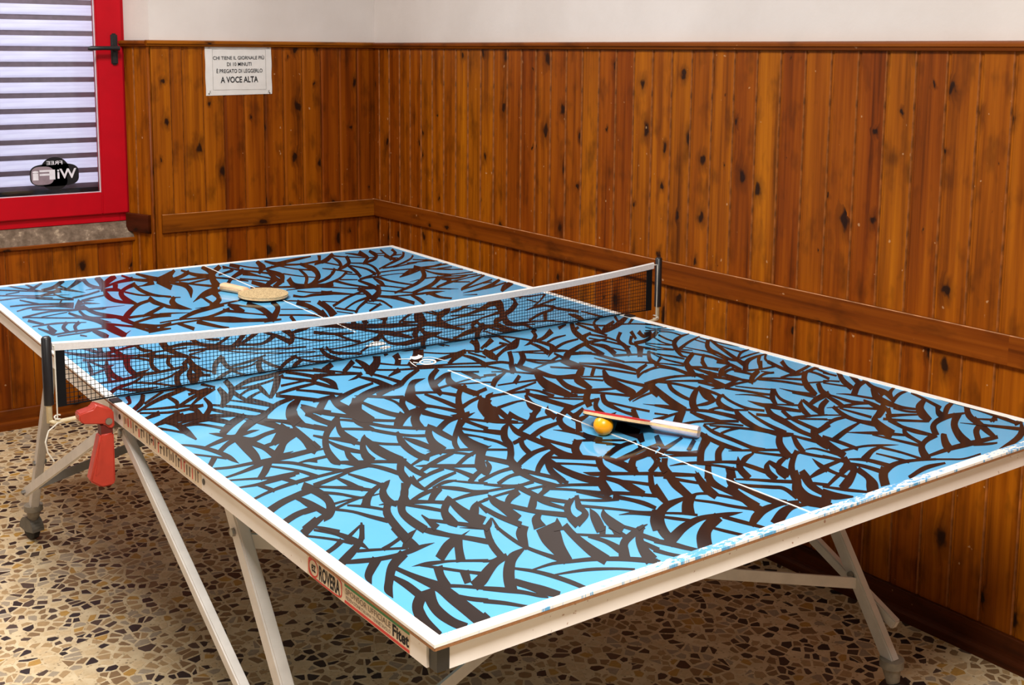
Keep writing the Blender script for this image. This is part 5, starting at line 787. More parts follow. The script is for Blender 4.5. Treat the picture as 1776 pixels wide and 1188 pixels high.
[-396,712,-357,709,-306,692,-387,739,-351,726,-305,695],[-449,558,-396,579,-298,589,-443,578,-389,600,-292,605],[-227,656,-174,594,-132,535,-208,699,-167,610,-122,556],[-182,731,-190,650,-182,606,-166,760,-159,707,-162,644],
[-175,726,-125,647,-165,748,-115,668],[-131,707,-130,600,-155,485,-109,748,-99,652,-116,538],[-61,687,-75,622,-114,558,-152,496,-34,723,-56,627,-114,518,-155,458],[-314,589,-263,524,-215,499,-150,465,-302,620,-232,595,-197,540,-131,506],
[-344,559,-310,479,-287,460,-323,608,-297,508,-281,475],[-393,576,-379,487,-380,604,-362,522],[-91,718,-9,686,49,634,-81,741,-1,703,57,651],[-71,592,15,537,-66,602,21,548],[-109,522,-44,481,-7,436,-99,542,-34,501,8,466],
[-4,629,5,549,-12,430,31,690,34,595,22,477],[55,607,39,515,9,428,85,650,72,554,32,447],[-90,494,-110,422,-72,514,-92,442],[-179,468,-125,470,-162,509,-116,490],[524,1311,539,1259,553,1196,531,1323,560,1295,574,1231],
[450,1290,476,1254,547,1189,589,1181,469,1326,489,1278,557,1207,599,1199],[564,1286,546,1195,536,1160,606,1347,580,1240,561,1190],[571,1226,489,1112,560,1186,481,1081],[614,1294,590,1206,577,1184,487,1109,642,1334,625,1244,561,1142,475,1082],
[670,1306,632,1192,594,1093,687,1328,652,1217,634,1141],[614,1243,646,1233,624,1262,656,1252],[602,1210,629,1193,610,1225,638,1208],[616,1181,608,1119,614,1079,645,1224,644,1172,631,1105],
[705,1284,689,1234,640,1177,733,1316,695,1218,630,1152],[651,1178,693,1179,661,1196,703,1197],[629,1140,644,1122,640,1157,654,1140],[730,1238,676,1157,561,1057,489,994,729,1217,660,1117,547,1025,480,974],
[729,1163,678,1100,569,1017,509,1002,721,1138,663,1069,556,990,497,980],[674,1070,716,1024,685,1087,731,1046],[621,1021,707,1017,741,1001,630,1038,718,1034,748,1012],[538,977,603,996,657,1011,540,981,615,1018,664,1022],
[469,1324,406,1230,367,1196,457,1279,395,1200,358,1174],[444,1266,416,1164,388,1097,365,1066,457,1285,444,1199,396,1087,357,1040],[492,1255,450,1157,421,1121,351,1047,515,1273,459,1143,402,1071,343,1027],
[369,1197,392,1107,381,1220,405,1128],[316,1089,346,1033,370,968,325,1105,361,1059,382,988],[413,1086,384,978,351,881,431,1112,412,1014,376,909],[445,1128,486,1080,470,992,420,879,455,1145,503,1107,493,1021,449,906],
[423,1085,440,996,414,884,435,1106,458,1026,444,925],[362,1090,304,1000,227,918,356,1057,293,966,221,900],[372,1017,291,919,195,853,360,982,280,891,180,816],[249,865,266,787,308,713,271,902,282,815,319,731],
[277,882,329,854,288,902,337,868],[342,960,374,922,351,976,385,943],[323,838,373,862,413,849,332,858,386,888,430,880],[337,850,418,899,350,879,428,920],[400,854,405,784,424,720,445,682,430,899,423,811,439,743,457,700],
[386,851,359,758,353,710,397,867,393,801,363,723],[320,835,315,747,301,675,338,861,342,788,334,719],[333,733,362,707,396,646,349,761,373,726,407,664],[170,810,212,774,266,727,322,723,195,857,222,792,276,746,341,761],
[251,713,244,648,207,562,283,760,274,685,249,602],[327,731,294,665,229,595,348,732,291,627,211,534],[276,711,307,700,283,725,319,723],[595,887,554,809,499,743,431,687,339,628,621,899,557,783,482,702,414,652,327,603],
[587,921,595,874,627,982,635,934],[620,951,551,904,472,821,594,899,528,855,470,816],[600,898,539,867,482,837,592,883,526,841,472,817],[446,921,518,927,586,914,457,942,527,943,598,935],
[421,868,487,875,532,862,429,884,493,885,538,873],[463,737,505,746,464,740,513,760],[604,899,676,916,758,936,628,942,691,944,771,958],[610,898,661,870,694,842,623,919,671,886,705,858],
[606,889,606,807,640,755,616,903,622,831,657,779],[533,752,587,752,636,751,544,772,595,767,645,766],[600,778,511,683,389,601,577,721,491,640,373,567],[571,711,588,675,590,739,601,694],
[597,695,501,632,583,667,487,606],[460,623,514,564,469,637,523,577],[348,612,392,572,359,630,403,589],[310,664,348,611,318,677,359,629],[259,588,287,534,299,438,274,613,313,574,325,476],
[263,602,310,570,378,550,441,552,484,551,273,619,317,583,393,576,454,574,485,554],[353,548,337,478,320,419,369,569,368,516,349,452],[412,534,413,479,438,443,429,557,429,503,449,459],
[124,716,167,688,205,663,241,643,152,770,186,723,215,681,249,657],[259,701,178,648,87,567,247,675,166,619,76,537],[240,619,171,577,92,502,224,585,161,554,85,484],[227,599,146,511,98,445,214,563,139,487,95,427],
[227,520,147,447,215,490,138,426],[81,622,119,586,87,635,126,599],[72,606,48,515,11,425,90,629,72,541,49,460],[71,521,91,473,108,442,82,540,102,492,116,457],[56,478,84,428,62,490,90,439],
[15,506,-8,416,38,532,7,432],[200,544,234,530,217,432,209,561,249,554,231,451],[186,533,212,482,193,545,219,493],[175,563,219,584,181,576,225,596],[40,368,12,299,60,385,39,321],[76,367,44,291,99,383,70,309],
[105,351,119,318,93,267,123,380,141,346,109,275],[154,366,97,282,154,344,98,265],[269,389,147,274,259,363,140,255],[233,329,182,214,278,361,224,243],[56,284,102,255,209,231,66,302,112,273,218,245],
[262,366,284,271,277,388,298,292],[373,374,312,302,266,260,224,171,361,330,300,268,276,247,245,184],[-58,355,-12,301,38,259,-39,391,11,343,62,300],[702,1027,726,1001,724,1061,740,1024],
[629,900,721,944,640,921,734,966],[662,878,723,879,671,894,733,895],[625,892,684,842,731,820,635,908,694,857,741,836],[601,854,611,775,663,764,736,764,611,869,627,799,673,779,746,779],
[539,753,594,748,671,730,727,724,548,768,603,763,680,745,737,739],[570,734,616,692,580,748,625,706],[601,781,510,675,465,640,589,745,498,644,453,615],[587,742,575,683,502,632,599,757,573,660,489,606],
[560,731,618,694,685,720,578,760,636,723,697,740],[552,641,637,679,734,705,573,678,646,693,747,724],[583,653,631,626,595,671,640,640],[750,717,653,640,565,575,534,531,736,691,640,614,551,544,533,527],
[534,533,625,573,716,617,544,551,635,591,727,635],[753,629,672,571,593,529,519,501,734,595,648,528,578,503,518,498],[655,584,693,588,664,598,702,602],[739,571,657,537,614,517,728,553,646,519,609,508],
[763,573,703,536,643,468,735,522,673,475,634,444],[445,611,478,587,540,558,462,638,492,609,542,561],[401,533,452,545,481,553,416,559,465,567,483,556],[423,528,421,477,444,450,440,551,435,497,453,462],
[500,472,542,451,501,474,550,464],[385,397,348,343,300,305,243,220,232,160,238,110,393,379,334,294,286,261,273,242,259,194,256,133],[293,363,296,277,303,377,308,293],[333,283,386,305,440,345,344,305,401,334,459,387],
[311,250,358,238,427,259,510,312,320,265,371,259,450,302,540,370],[403,317,440,279,410,328,450,294],[408,265,481,245,418,280,488,257],[256,200,336,224,407,215,264,213,345,239,414,225],
[538,372,499,291,444,190,589,417,549,323,470,199],[601,361,580,309,513,241,452,197,632,387,587,302,501,211,433,159],[471,233,394,197,305,159,259,156,465,222,386,183,297,145,251,143],
[202,213,215,150,215,233,229,168],[191,193,251,94,199,206,260,106],[356,183,301,132,279,69,347,160,309,126,292,81],[332,155,315,90,371,90,351,175,338,122,378,100],[375,113,425,137,401,96,399,57,399,154,445,165,431,125,419,78],
[368,108,365,48,371,-17,388,131,380,65,385,0],[639,386,627,335,697,444,661,368],[582,367,663,344,728,342,593,383,672,356,736,354],[736,355,657,279,603,238,729,337,652,267,596,225],[631,310,635,260,640,320,647,274],
[538,194,596,217,711,262,539,196,605,231,726,285],[631,219,647,184,643,233,658,198],[470,79,541,124,597,148,480,98,553,144,610,169],[579,155,511,64,590,149,519,58],[402,73,471,69,538,47,416,93,478,79,546,57],
[409,64,459,35,419,77,466,45],[298,101,253,38,306,96,264,31],[294,55,338,79,352,27,317,94,347,92,364,42],[173,288,260,367,181,308,266,381],[253,362,198,270,181,207,273,349,236,289,218,245],
[155,265,188,233,209,189,223,135,262,101,166,283,199,251,231,222,241,160,269,111],[137,230,195,201,143,241,203,215],[103,168,140,172,201,197,108,178,151,192,212,217],[178,215,119,148,84,70,170,181,125,130,95,75],
[147,164,130,96,138,74,191,108,168,187,151,121,153,99,195,118],[139,81,158,33,195,-7,150,96,166,45,201,2],[20,37,53,52,97,73,137,94,38,73,68,82,109,98,144,110],[135,108,89,56,48,-11,133,88,93,38,59,-18],
[70,118,93,95,76,128,98,104],[200,41,253,67,300,68,206,53,268,93,317,94],[173,21,200,35,179,33,209,53],[289,55,293,22,296,-15,296,64,302,33,303,-7],]
EMB_NEAR = [
[-30,-133,-12,-123,-1,-129,6,-147,5,-150,-11,-157,-26,-149,-29,-131,-26,-125,-7,-113,6,-119,14,-136,1,-161,-17,-167,-33,-159,-35,-139],[-23,-139,-8,-151,-17,-130,-2,-142],[-28,-83,-25,-102,-9,-99,7,-87,-17,-67,-9,-75,6,-72,11,-80],
[3,-70,4,-91,8,-63,10,-82],[-58,-78,-43,-86,-33,-96,-55,-72,-40,-81,-27,-87],[-45,-109,-54,-137,-58,-165,-43,-107,-50,-133,-56,-162],[-4,-101,18,-107,26,-137,35,-167,-2,-97,20,-103,29,-133,36,-165],
[-45,-126,-37,-140,-40,-120,-34,-135],]
EMB_FAR = [
[-46,96,-26,102,-9,91,-3,87,-27,89,-43,98,-42,104,-21,114,-3,102,-9,74,-35,75,-48,89],[-36,93,-18,84,-31,103,-12,94],[-45,40,-31,40,-13,39,-38,54,-20,61,-6,52],[-63,84,-49,79,-59,91,-45,87],
[-41,30,-26,37,-39,35,-23,44],]

# ================================================================== the table tennis table
SAG = 0.01584; HL, HW, TZ = 1.37, 0.7625, 0.76
def tz(y): return TZ - SAG*(1-abs(y)/HL)
table = empty('ping_pong_table', (0, 0, 0))
tag(table, 'folding table tennis table with sky blue top covered in black wing-like brush strokes', 'table')
def unpack(rows):
    out = []
    for q in rows:
        p = [(q[i]/1000, q[i+1]/1000) for i in range(0, len(q), 2)]; n = len(p)//2; out.append((p[:n], p[n:]))
    return out
def crom(P, n=4):
    if len(P) == 2: return P
    Q = [(2*P[0][0]-P[1][0], 2*P[0][1]-P[1][1])] + list(P) + [(2*P[-1][0]-P[-2][0], 2*P[-1][1]-P[-2][1])]; o = []
    for i in range(1, len(Q)-2):
        for k in range(n):
            t = k/n; a, b, c, d = Q[i-1:i+3]
            o.append(tuple(.5*(2*b[j] + (-a[j]+c[j])*t + (2*a[j]-5*b[j]+4*c[j]-d[j])*t*t + (-a[j]+3*b[j]-3*c[j]+d[j])*t**3) for j in (0, 1)))
    o.append(P[-1]); return o
def brush(strokes, name, mat, parent, lift, box):
    """painted strokes lying on the sloping half of the top, cut off at the edge of the paint"""
    vs, fs = [], []
    for j, (l, r) in enumerate(strokes):
        up = (j % 400)*1.5e-6      # later strokes lie a hair over earlier ones
        l, r = crom(l), crom(r); n = len(l); b = len(vs)
        vs += [(x, y, up) for x, y in l] + [(x, y, up) for x, y in r]
        fs += [(b+i, b+i+1, b+n+i+1, b+n+i) for i in range(n-1)]
    me = bpy.data.meshes.new(name); me.from_pydata(vs, [], fs); bm = bmesh.new(); bm.from_mesh(me)
    for co, no in (((box[0],0,0),(-1,0,0)), ((box[1],0,0),(1,0,0)), ((0,box[2],0),(0,-1,0)), ((0,box[3],0),(0,1,0))):
        bmesh.ops.bisect_plane(bm, geom=bm.verts[:]+bm.edges[:]+bm.faces[:], plane_co=co, plane_no=no, clear_outer=True)
    for f in bm.faces:
        if f.calc_area() > 0 and f.normal.z < 0: f.normal_flip()
    for q in bm.verts: q.co.z += tz(q.co.y) + lift
    bm.to_mesh(me); bm.free(); me.materials.append(mat); return link(name, me, parent)
def slab(x0, x1, y0, y1, top, bot, n=1):
    """box following the slope of the top; top/bot relative to the playing surface"""
    vs = [(x, y, tz(y)+h) for h in (bot, top) for x, y in ((x0,y0),(x1,y0),(x1,y1),(x0,y1))]
    return MB().add(vs, [(3,2,1,0),(4,5,6,7),(0,1,5,4),(1,2,6,5),(2,3,7,6),(3,0,4,7)])
BW = 0.0185
for s, data, emb in ((-1, PAINT_NEAR, EMB_NEAR), (1, PAINT_FAR, EMB_FAR)):
    ya, yb = sorted((s*0.003, s*HL))
    top = slab(-HW, HW, ya, yb, 0, -0.008).build('tabletop', M['blue'], table)
    ri, ro = sorted((s*0.003, s*(HL-BW)))
    extra = []
    if s < 0:   # the corner beyond the picture edge: same kind of strokes
        rr = random.Random(5)
        for k in range(34):
            cx, cy = rr.uniform(0.52, 0.74), rr.uniform(-1.36, -0.95); a = rr.uniform(0.4, 2.6); ln = rr.uniform(.05, .13); w0 = rr.uniform(.004, .016); cv = rr.uniform(-.03, .03)
            if cx < 0.62 + (cy+1.36)*0.5: continue
            l, r = [], []
            for t in (-1, 0, 1):
                x = cx + math.cos(a)*ln*t - math.sin(a)*cv*(1-t*t); y = cy + math.sin(a)*ln*t + math.cos(a)*cv*(1-t*t); ww = w0*(1 if t < 1 else .1)
                l.append((x-math.sin(a)*ww, y+math.cos(a)*ww)); r.append((x+math.sin(a)*ww, y-math.cos(a)*ww))
            extra.append((l, r))
    o = brush(unpack(data)+extra, 'painted_strokes', M['black'], top, 0.0003, (-HW+BW*.6, HW-BW*.6, ri-0 if s > 0 else ri, ro)); tag(o, kind='stuff')
    brush(unpack(emb), 'centre_emblem', M['white'], top, 0.0012, (-HW, HW, -HL, HL))
    cl = sorted((s*0.235, s*(HL-BW*.5)))
    slab(-0.0125, -0.0095, cl[0], cl[1], 0.0012, 0.0).build('centre_line', M['white'], top)
    for x0, x1 in ((-HW-.0012, -HW+BW), (HW-BW, HW+.0012)):
        slab(x0, x1, *((ya-.0012, yb) if s < 0 else (ya, yb+.0012)), 0.0014, -0.0034).build('side_line', M['white'], top)
    e0, e1 = sorted((s*(HL-BW), s*(HL+.0012)))
    slab(-HW+BW, HW-BW, e0, e1, 0.0014, -0.0034).build('end_line', M['scuffed' if s < 0 else 'white'], top)
    # chipboard edge showing under the paint
    eb = MB()
    q0, q1 = sorted((s*HL, s*(HL+.0012)))
    eb.v += slab(-HW, HW, q0, q1, -0.0030, -0.0078).v; eb.f += [(3,2,1,0),(4,5,6,7),(0,1,5,4),(1,2,6,5),(2,3,7,6),(3,0,4,7)]
    for x0, x1 in ((-HW-.0012, -HW), (HW, HW+.0012)):
        q = slab(x0, x1, ya, yb, -0.0030, -0.0078); eb.add(q.v, q.f)
    eb.build('board_edge', M['particle'], top)
    # steel apron under each half: two side rails, one end rail
    def rails(x0, x1, y0, y1):
        return slab(x0, x1, y0, y1, -0.008, -0.046).build('apron_rail', M['steel'], table)
    y0, y1 = sorted((s*0.012, s*(HL-.03)))
    side_l = rails(-HW+.006, -HW+.030, y0, y1); side_r = rails(HW-.030, HW-.006, y0, y1)
    y0, y1 = sorted((s*(HL-.034), s*(HL-.011)))
    end_r = rails(-HW+.030, HW-.030, y0, y1)
    for x in (-1, 1):
        xa, xb = sorted((x*(HW-.028), x*(HW-.009))); y0, y1 = sorted((s*(HL-.028), s*(HL-.009)))
        slab(xa, xb, y0, y1, -0.008, -0.045).build('corner_cap', M['blackplastic'], table)
    inner = MB().box(-HW+.03, HW-.03, min(s*.02, s*.045), max(s*.02, s*.045), tz(0)-.045, tz(0)-.008).build('apron_rail', M['leg'], table)
    # outward facing print and holes on the left rail
    if s < 0:
        xo = -HW+.006
        def q(y, z): return frame((xo-.0006, y, tz(y)+z), (0, -1, -SAG/HL*-1), (0, 0, 1))
        slab(xo-.0003, xo, -1.298, -0.988, -0.0112, -0.0456).build('sticker', M['stickercream'], side_l)
        def oval(y0, y1, z0, z1, k, p=5):
            cy, cz = (y0+y1)/2, (z0+z1)/2; return [(cy+(a-cy)*1, cz+(b-cz)*1) for a, b in blob(cy, cz, (y1-y0)/2-k, (z1-z0)/2-k, p, 40)]
        def ringmesh(outer, inner, name, mat, dx):
            n = len(outer); m = MB()
            m.add([(xo-dx, a, tz(a)+b) for a, b in outer] + [(xo-dx, a, tz(a)+b) for a, b in inner], [(i, (i+1)%n, n+(i+1)%n, n+i) for i in range(n)]); return m
        m = ringmesh(oval(-1.104, -0.992, -.0452, -.0118, 0), oval(-1.104, -0.992, -.0452, -.0118, .0028), 'sticker_outline', M['stickerred'], .0006)
        m2 = ringmesh(blob(-1.010, -.0285, .0165, .0145, 2, 40), blob(-1.010, -.0285, .0140, .0120, 2, 40), '', None, .0007); m.add(m2.v, m2.f)
        q_ = slab(xo-.0007, xo-.0003, -1.297, -1.112, -0.0402, -0.0442); m.add(q_.v, q_.f); m.build('sticker_outline', M['stickerred'], side_l)
        slab(xo-.0007, xo-.0003, -1.297, -1.112, -0.0140, -0.0182).build('sticker_stripe', M['stickergreen'], side_l)
        letters([('ez', q(-1.003, -.0350), .014, .012, .02), ('ROVERA', q(-1.029, -.0405), .068, .0235, .03), ('Fitet', q(-1.252, -.0375), .044, .018, .03)], 'sticker_lettering', M['ink'], side_l)
        letters([('SPONSOR UFFICIALE', q(-1.115, -.0295), .132, .0090, .0), ('FEDERAZIONE ITALIANA TENNISTAVOLO', q(-1.116, -.0375), .130, .0052, .0)], 'sticker_small_lettering', M['stickergrey'], side_l)
        # the second, worn strip near the net: remains of letters
        slab(xo-.0003, xo, -0.545, -0.085, -0.0100, -0.0440).build('worn_strip', M['stickercream'], side_l)
        rr = random.Random(3); a, b = MB(), MB(); y = -0.095
        while y > -0.535:
            wd = rr.uniform(.003, .007); z0 = rr.uniform(-.040, -.030); z1 = rr.uniform(-.022, -.012)
            mb = b if rr.random() < .25 else a; v = slab(xo-.0006, xo-.0003, y-wd, y, z1, z0); mb.add(v.v, v.f)
            if rr.random() < .5: v = slab(xo-.0006, xo-.0003, y-wd*2.4, y, z1, z1-.004); mb.add(v.v, v.f)
            y -= wd + rr.uniform(.005, .014)
        tag(a.build('worn_lettering', M['stickergrey'], side_l), kind='stuff'); tag(b.build('worn_red_lettering', M['stickerred'], side_l), kind='stuff')
        for yy in (-.062, -.556): MB().tube([(xo-.0012, yy, tz(yy)-.027), (xo+.002, yy, tz(yy)-.027)], .006, 10).build('bolt_hole', M['blackplastic'], side_l)

# ---- legs, braces, casters
def caster(leg, foot, turn, hooded):
    fx, fy, fz = foot
    cw = MB(); c = Vector((fx, fy, 0.034)); ax = Vector((math.cos(turn), math.sin(turn), 0)); fw = Vector((-ax.y, ax.x, 0)); c = c + fw*0.016
    cw.tube([c-ax*.012, c-ax*.009, c+ax*.009, c+ax*.012], [.029, .033, .033, .029], 20); o = cw.build('caster_wheel', M['casterhood' if hooded else 'rubberwheel'], leg); autosmooth(o, 50)
    hd = MB(); n = 9
    for side in (-1, 1):
        a = ax*side*.016
        arc = [c + a + (fw*math.cos(t)+Vector((0,0,1))*math.sin(t))*.038 for t in [PI*k/(n-1) for k in range(n)]] + [c + a - Vector((0,0,.006))]
        arc2 = [p + ax*side*.003 for p in arc]; m = len(arc)
        hd.add(arc+arc2, [tuple(range(m)), tuple(range(2*m-1, m-1, -1))] + [(i, (i+1)%m, m+(i+1)%m, m+i) for i in range(m)])
    rim = [c + (fw*math.cos(t)+Vector((0,0,1))*math.sin(t))*.039 for t in [PI*k/14 for k in range(15)]]
    for p, q_ in zip(rim, rim[1:]): hd.bar(p, q_, .038, .004, tuple((p+q_)/2-c))
    o = hd.build('caster_hood', M['blackplastic' if hooded else 'casterhood'], leg); autosmooth(o, 50)
    pl = MB(); top = Vector((fx, fy, fz)); pl.tube([c + Vector((0,0,.034)) - fw*.010, top + Vector((0,0,-.014)), top + Vector((0,0,.004))], [.015, .021, .024], 14); pl.tube([top+Vector((0,0,-.008)), top+Vector((0,0,.010))], .028, 16)
    o = pl.build('caster_stem', M['casterfork'], leg); autosmooth(o, 50)
L = {'near_left': ((-.728,-.616,.705), (-.708,-1.022,.118)), 'near_right': ((.728,-.616,.705), (.708,-1.022,.118)),
     'far_left': ((-.700,.690,.705), (-.681,1.098,.106)), 'far_right': ((.700,.690,.705), (.681,1.098,.106))}
def at(k, z): a, b = Vector(L[k][0]), Vector(L[k][1]); return a + (b-a)*((a.z-z)/(a.z-b.z))
for k, (a, b) in L.items():
    m = MB(); m.bar(a, b, .024, .034, (0, 0, 1)); o = m.build('leg', M['leg'], table, bevel=.003)
    caster(o, b, {'near_left': .3, 'near_right': -2.21, 'far_left': .25, 'far_right': -.2}[k], k == 'near_right')
    sx = -1 if a[0] < 0 else 1
    for z in (.655, .29):
        p = at(k, z); MB().tube([(p.x-sx*.02, p.y, p.z), (p.x+sx*.018, p.y, p.z)], .008, 8).build('bolt', M['bolt'], o)
    sy = -1 if a[1] < 0 else 1
    MB().bar((a[0]-sx*.02, a[1]+sy*.00, .700), (a[0]-sx*.02, a[1]-sy*.075, .700), .006, .05, (0,0,1)).build('hinge_plate', M['greybar'], o)
for sx in (-1, 1):
    for sy in (-1, 1):
        a = Vector((sx*.737, sy*.035, .672)); b = Vector((sx*.737, sy*.99, .205)); 
        if sy > 0: b = Vector((sx*.735, .935, .222))
        d = (b-a).normalized()
        m = MB(); m.bar(a, b+d*.02, .008 if sy > 0 else .020, .030 if sy > 0 else .026, (0, 0, 1)); o = m.build('brace', M['leg'], table, bevel=.003)
        MB().tube([(sx*.728, b.y, b.z), (sx*.750, b.y, b.z)], .006, 8).build('bolt', M['bolt'], o); MB().tube([(sx*.722, a.y, a.z), (sx*.752, a.y, a.z)], .009, 10).build('bolt', M['bolt'], o)
def cross(p, q_, mat): MB().bar(p, q_, .006, .026, (0, 0, 1)).build('cross_brace', mat, table)
cross(at('near_right', .27), at('near_left', .64), M['leg']); cross(at('near_left', .27)+Vector((0,.012,0)), at('near_right', .64)+Vector((0,.012,0)), M['leg'])
cross(at('far_right', .27), at('far_left', .64), M['greybar']); cross(at('far_left', .205)-Vector((0,.012,0)), at('far_right', .64)-Vector((0,.012,0)), M['greybar'])
for sx in (-1, 1):
    MB().box(sx*.715-.008, sx*.715+.008, -.05, .05, .655, tz(0)-.044).build('hinge_plate', M['leg'], table)

# ================================================================== net
net = empty('table_tennis_net', (0, 0, tz(0)))
tag(net, 'black table tennis net with white top tape stretched across the middle of the blue table', 'net')
zo = tz(0)
def nk(mb, name, mat, parent=net, **kw):
    mb.v = [(x, y, z-zo) for x, y, z in mb.v]; return mb.build(name, mat, parent, **kw)
XE = 0.872
def ztop(x): return 0.858 + 0.031*(abs(x)/XE)**2.2
def zbot(x): return (zo+.003) if abs(x) < HW+.004 else (zo+.003 - (abs(x)-HW-.004)*0.02)
m = MB(); r = .00075
nxs = 190
for i in range(nxs+1):
    x = -XE + 2*XE*i/nxs; m.tube([(x, 0, zbot(x)), (x, 0, ztop(x)-.004)], r, 4, False)
for j in range(13):
    f = (j+.5)/13
    m.tube([(x, 0, zbot(x) + (ztop(x)-.004-zbot(x))*f) for x in [-XE+2*XE*k/40 for k in range(41)]], r, 4, False)
o = nk(m, 'netting', M['netblack']); tag(o, kind='stuff')
tp = MB(); N = 48; vs = []
for i in range(N+1):
    x = -XE-.006 + 2*(XE+.006)*i/N; zt = ztop(x)
    for y, z in ((-.003, zt-.018), (-.0035, zt-.002), (0, zt+.001), (.0035, zt-.002), (.003, zt-.018), (0, zt-.016)): vs.append((x, y, z))
tp.add(vs, [(i*6+k, (i+1)*6+k, (i+1)*6+(k+1)%6, i*6+(k+1)%6) for i in range(N) for k in range(6)] + [tuple(range(6)), tuple(range(N*6+5, N*6-1, -1))])
nk(tp, 'top_tape', M['tape'])
nk(MB().tube([(x, 0, zbot(x)) for x in [-XE+2*XE*k/60 for k in range(61)]], .0018, 6), 'bottom_cord', M['netblack'])
for s in (-1, 1):
    x = s*XE; nk(MB().box(min(x, x-s*.020), max(x, x-s*.020), -.0022, .0022, zbot(x)-.001, ztop(x)-.003), 'side_hem', M['netblack'])
    px = -0.889 if s < 0 else 0.899
    post = nk(MB().tube([(px, 0, zo-.032), (px, 0, 0.893)], .0065, 12), 'post', M['creamrod'], smooth=True)
    sv = MB(); sv.tube([(px, 0, 0.752), (px, 0, 0.900), (px, 0, 0.904)], [.0105, .0105, .007], 14); sv.v = [(a, b, c-zo) for a, b, c in sv.v]; o = sv.build('sleeve', M['sleeve'], post); autosmooth(o, 50)
    rd = MB(); rd.tube([(px, 0, zo-.018), (px, -.002, zo-.028), (px-s*.008, -.006, zo-.031), (s*.83, -.022, zo-.024+(0 if s < 0 else -.006)), (s*.775, -.033, zo-.021+(0 if s < 0 else -.014))], .0048, 10); rd.v = [(a, b, c-zo) for a, b, c in rd.v]; o = rd.build('arm', M['creamrod'], post); autosmooth(o, 50)
    # string from the tape down the post, tied at the foot
    sx = px - s*.014
    st = MB(); st.tube([(s*(XE+.004), -.004, ztop(XE)-.006), (sx, -.010, 0.884), (sx, -.0105, 0.80), (sx, -.010, zo-.020), (sx+s*.004, -.009, zo-.030)], .0016, 6)
    st.tube([(sx+s*.006*math.cos(t), -.008+.008*math.sin(t), zo-.030+.0015*t) for t in [k*PI/4 for k in range(13)]], .0018, 6)
    if s < 0:
        st.tube([(sx, -.012, zo-.032), (sx+.024, -.016, zo-.029), (sx+.045, -.020, zo-.034), (sx+.054, -.021, zo-.040)], .0017, 6)
        st.tube([(sx, -.012, zo-.032), (sx-.022, -.018, zo-.045), (sx-.030, -.020, zo-.068), (sx-.026, -.020, zo-.092), (sx-.014, -.020, zo-.114)], .0017, 6)
    nk(st, 'tie_string', M['string'])
    # screw-less clamp: jaw, hinge pin, squeeze handle
    def ext(poly, y0, y1):
        mm = MB(); n = len(poly); P = [(s*a, b+zk) for a, b in poly]
        mm.add([(a, y0, b) for a, b in P] + [(a, y1, b) for a, b in P], [tuple(range(n)), tuple(range(2*n-1, n-1, -1))] + [(i, (i+1)%n, n+(i+1)%n, n+i) for i in range(n)]); return mm
    yc = -.034; zk = 0 if s < 0 else -.022
    jaw = nk(ext([(.840,.735),(.810,.741),(.803,.751),(.782,.740),(.7660,.730),(.7645,.694),(.7745,.690),(.787,.703),(.832,.711),(.840,.720)], yc-.017, yc+.017), 'clamp_jaw', M['redplastic'], bevel=.0025, segs=3); autosmooth(jaw, 50)
    hn = nk(ext([(.797,.680),(.7665,.680),(.7665,.640),(.7670,.566),(.772,.560),(.798,.560),(.822,.578),(.812,.620),(.803,.655)], yc-.016, yc+.016), 'clamp_handle', M['redplastic'], bevel=.006, segs=3); autosmooth(hn, 50)
    g = ext([(.794,.700),(.768,.700),(.768,.676),(.794,.676)], yc-.012, yc+.012); g.v = [(a, b, c-zo) for a, b, c in g.v]; g.build('neck', M['redneck'], hn)
    g = ext([(.798,.665),(.792,.668),(.800,.598),(.810,.590)], yc-.0175, yc-.0155); g.v = [(a, b, c-zo) for a, b, c in g.v]; g.build('grip_groove', M['redplastic'], hn)
    pin = MB(); pin.tube([(s*.778, yc-.021, .709+zk), (s*.778, yc+.021, .709+zk)], .0075, 12); pin.v = [(a, b, c-zo) for a, b, c in pin.v]; o = pin.build('hinge_pin', M['bolt'], jaw); autosmooth(o, 50)
    nk(MB().box(min(s*.745, s*.768), max(s*.745, s*.768), yc-.015, yc+.015, zo+.0012, zo+.006), 'top_jaw', M['blackplastic'], bevel=.0015)

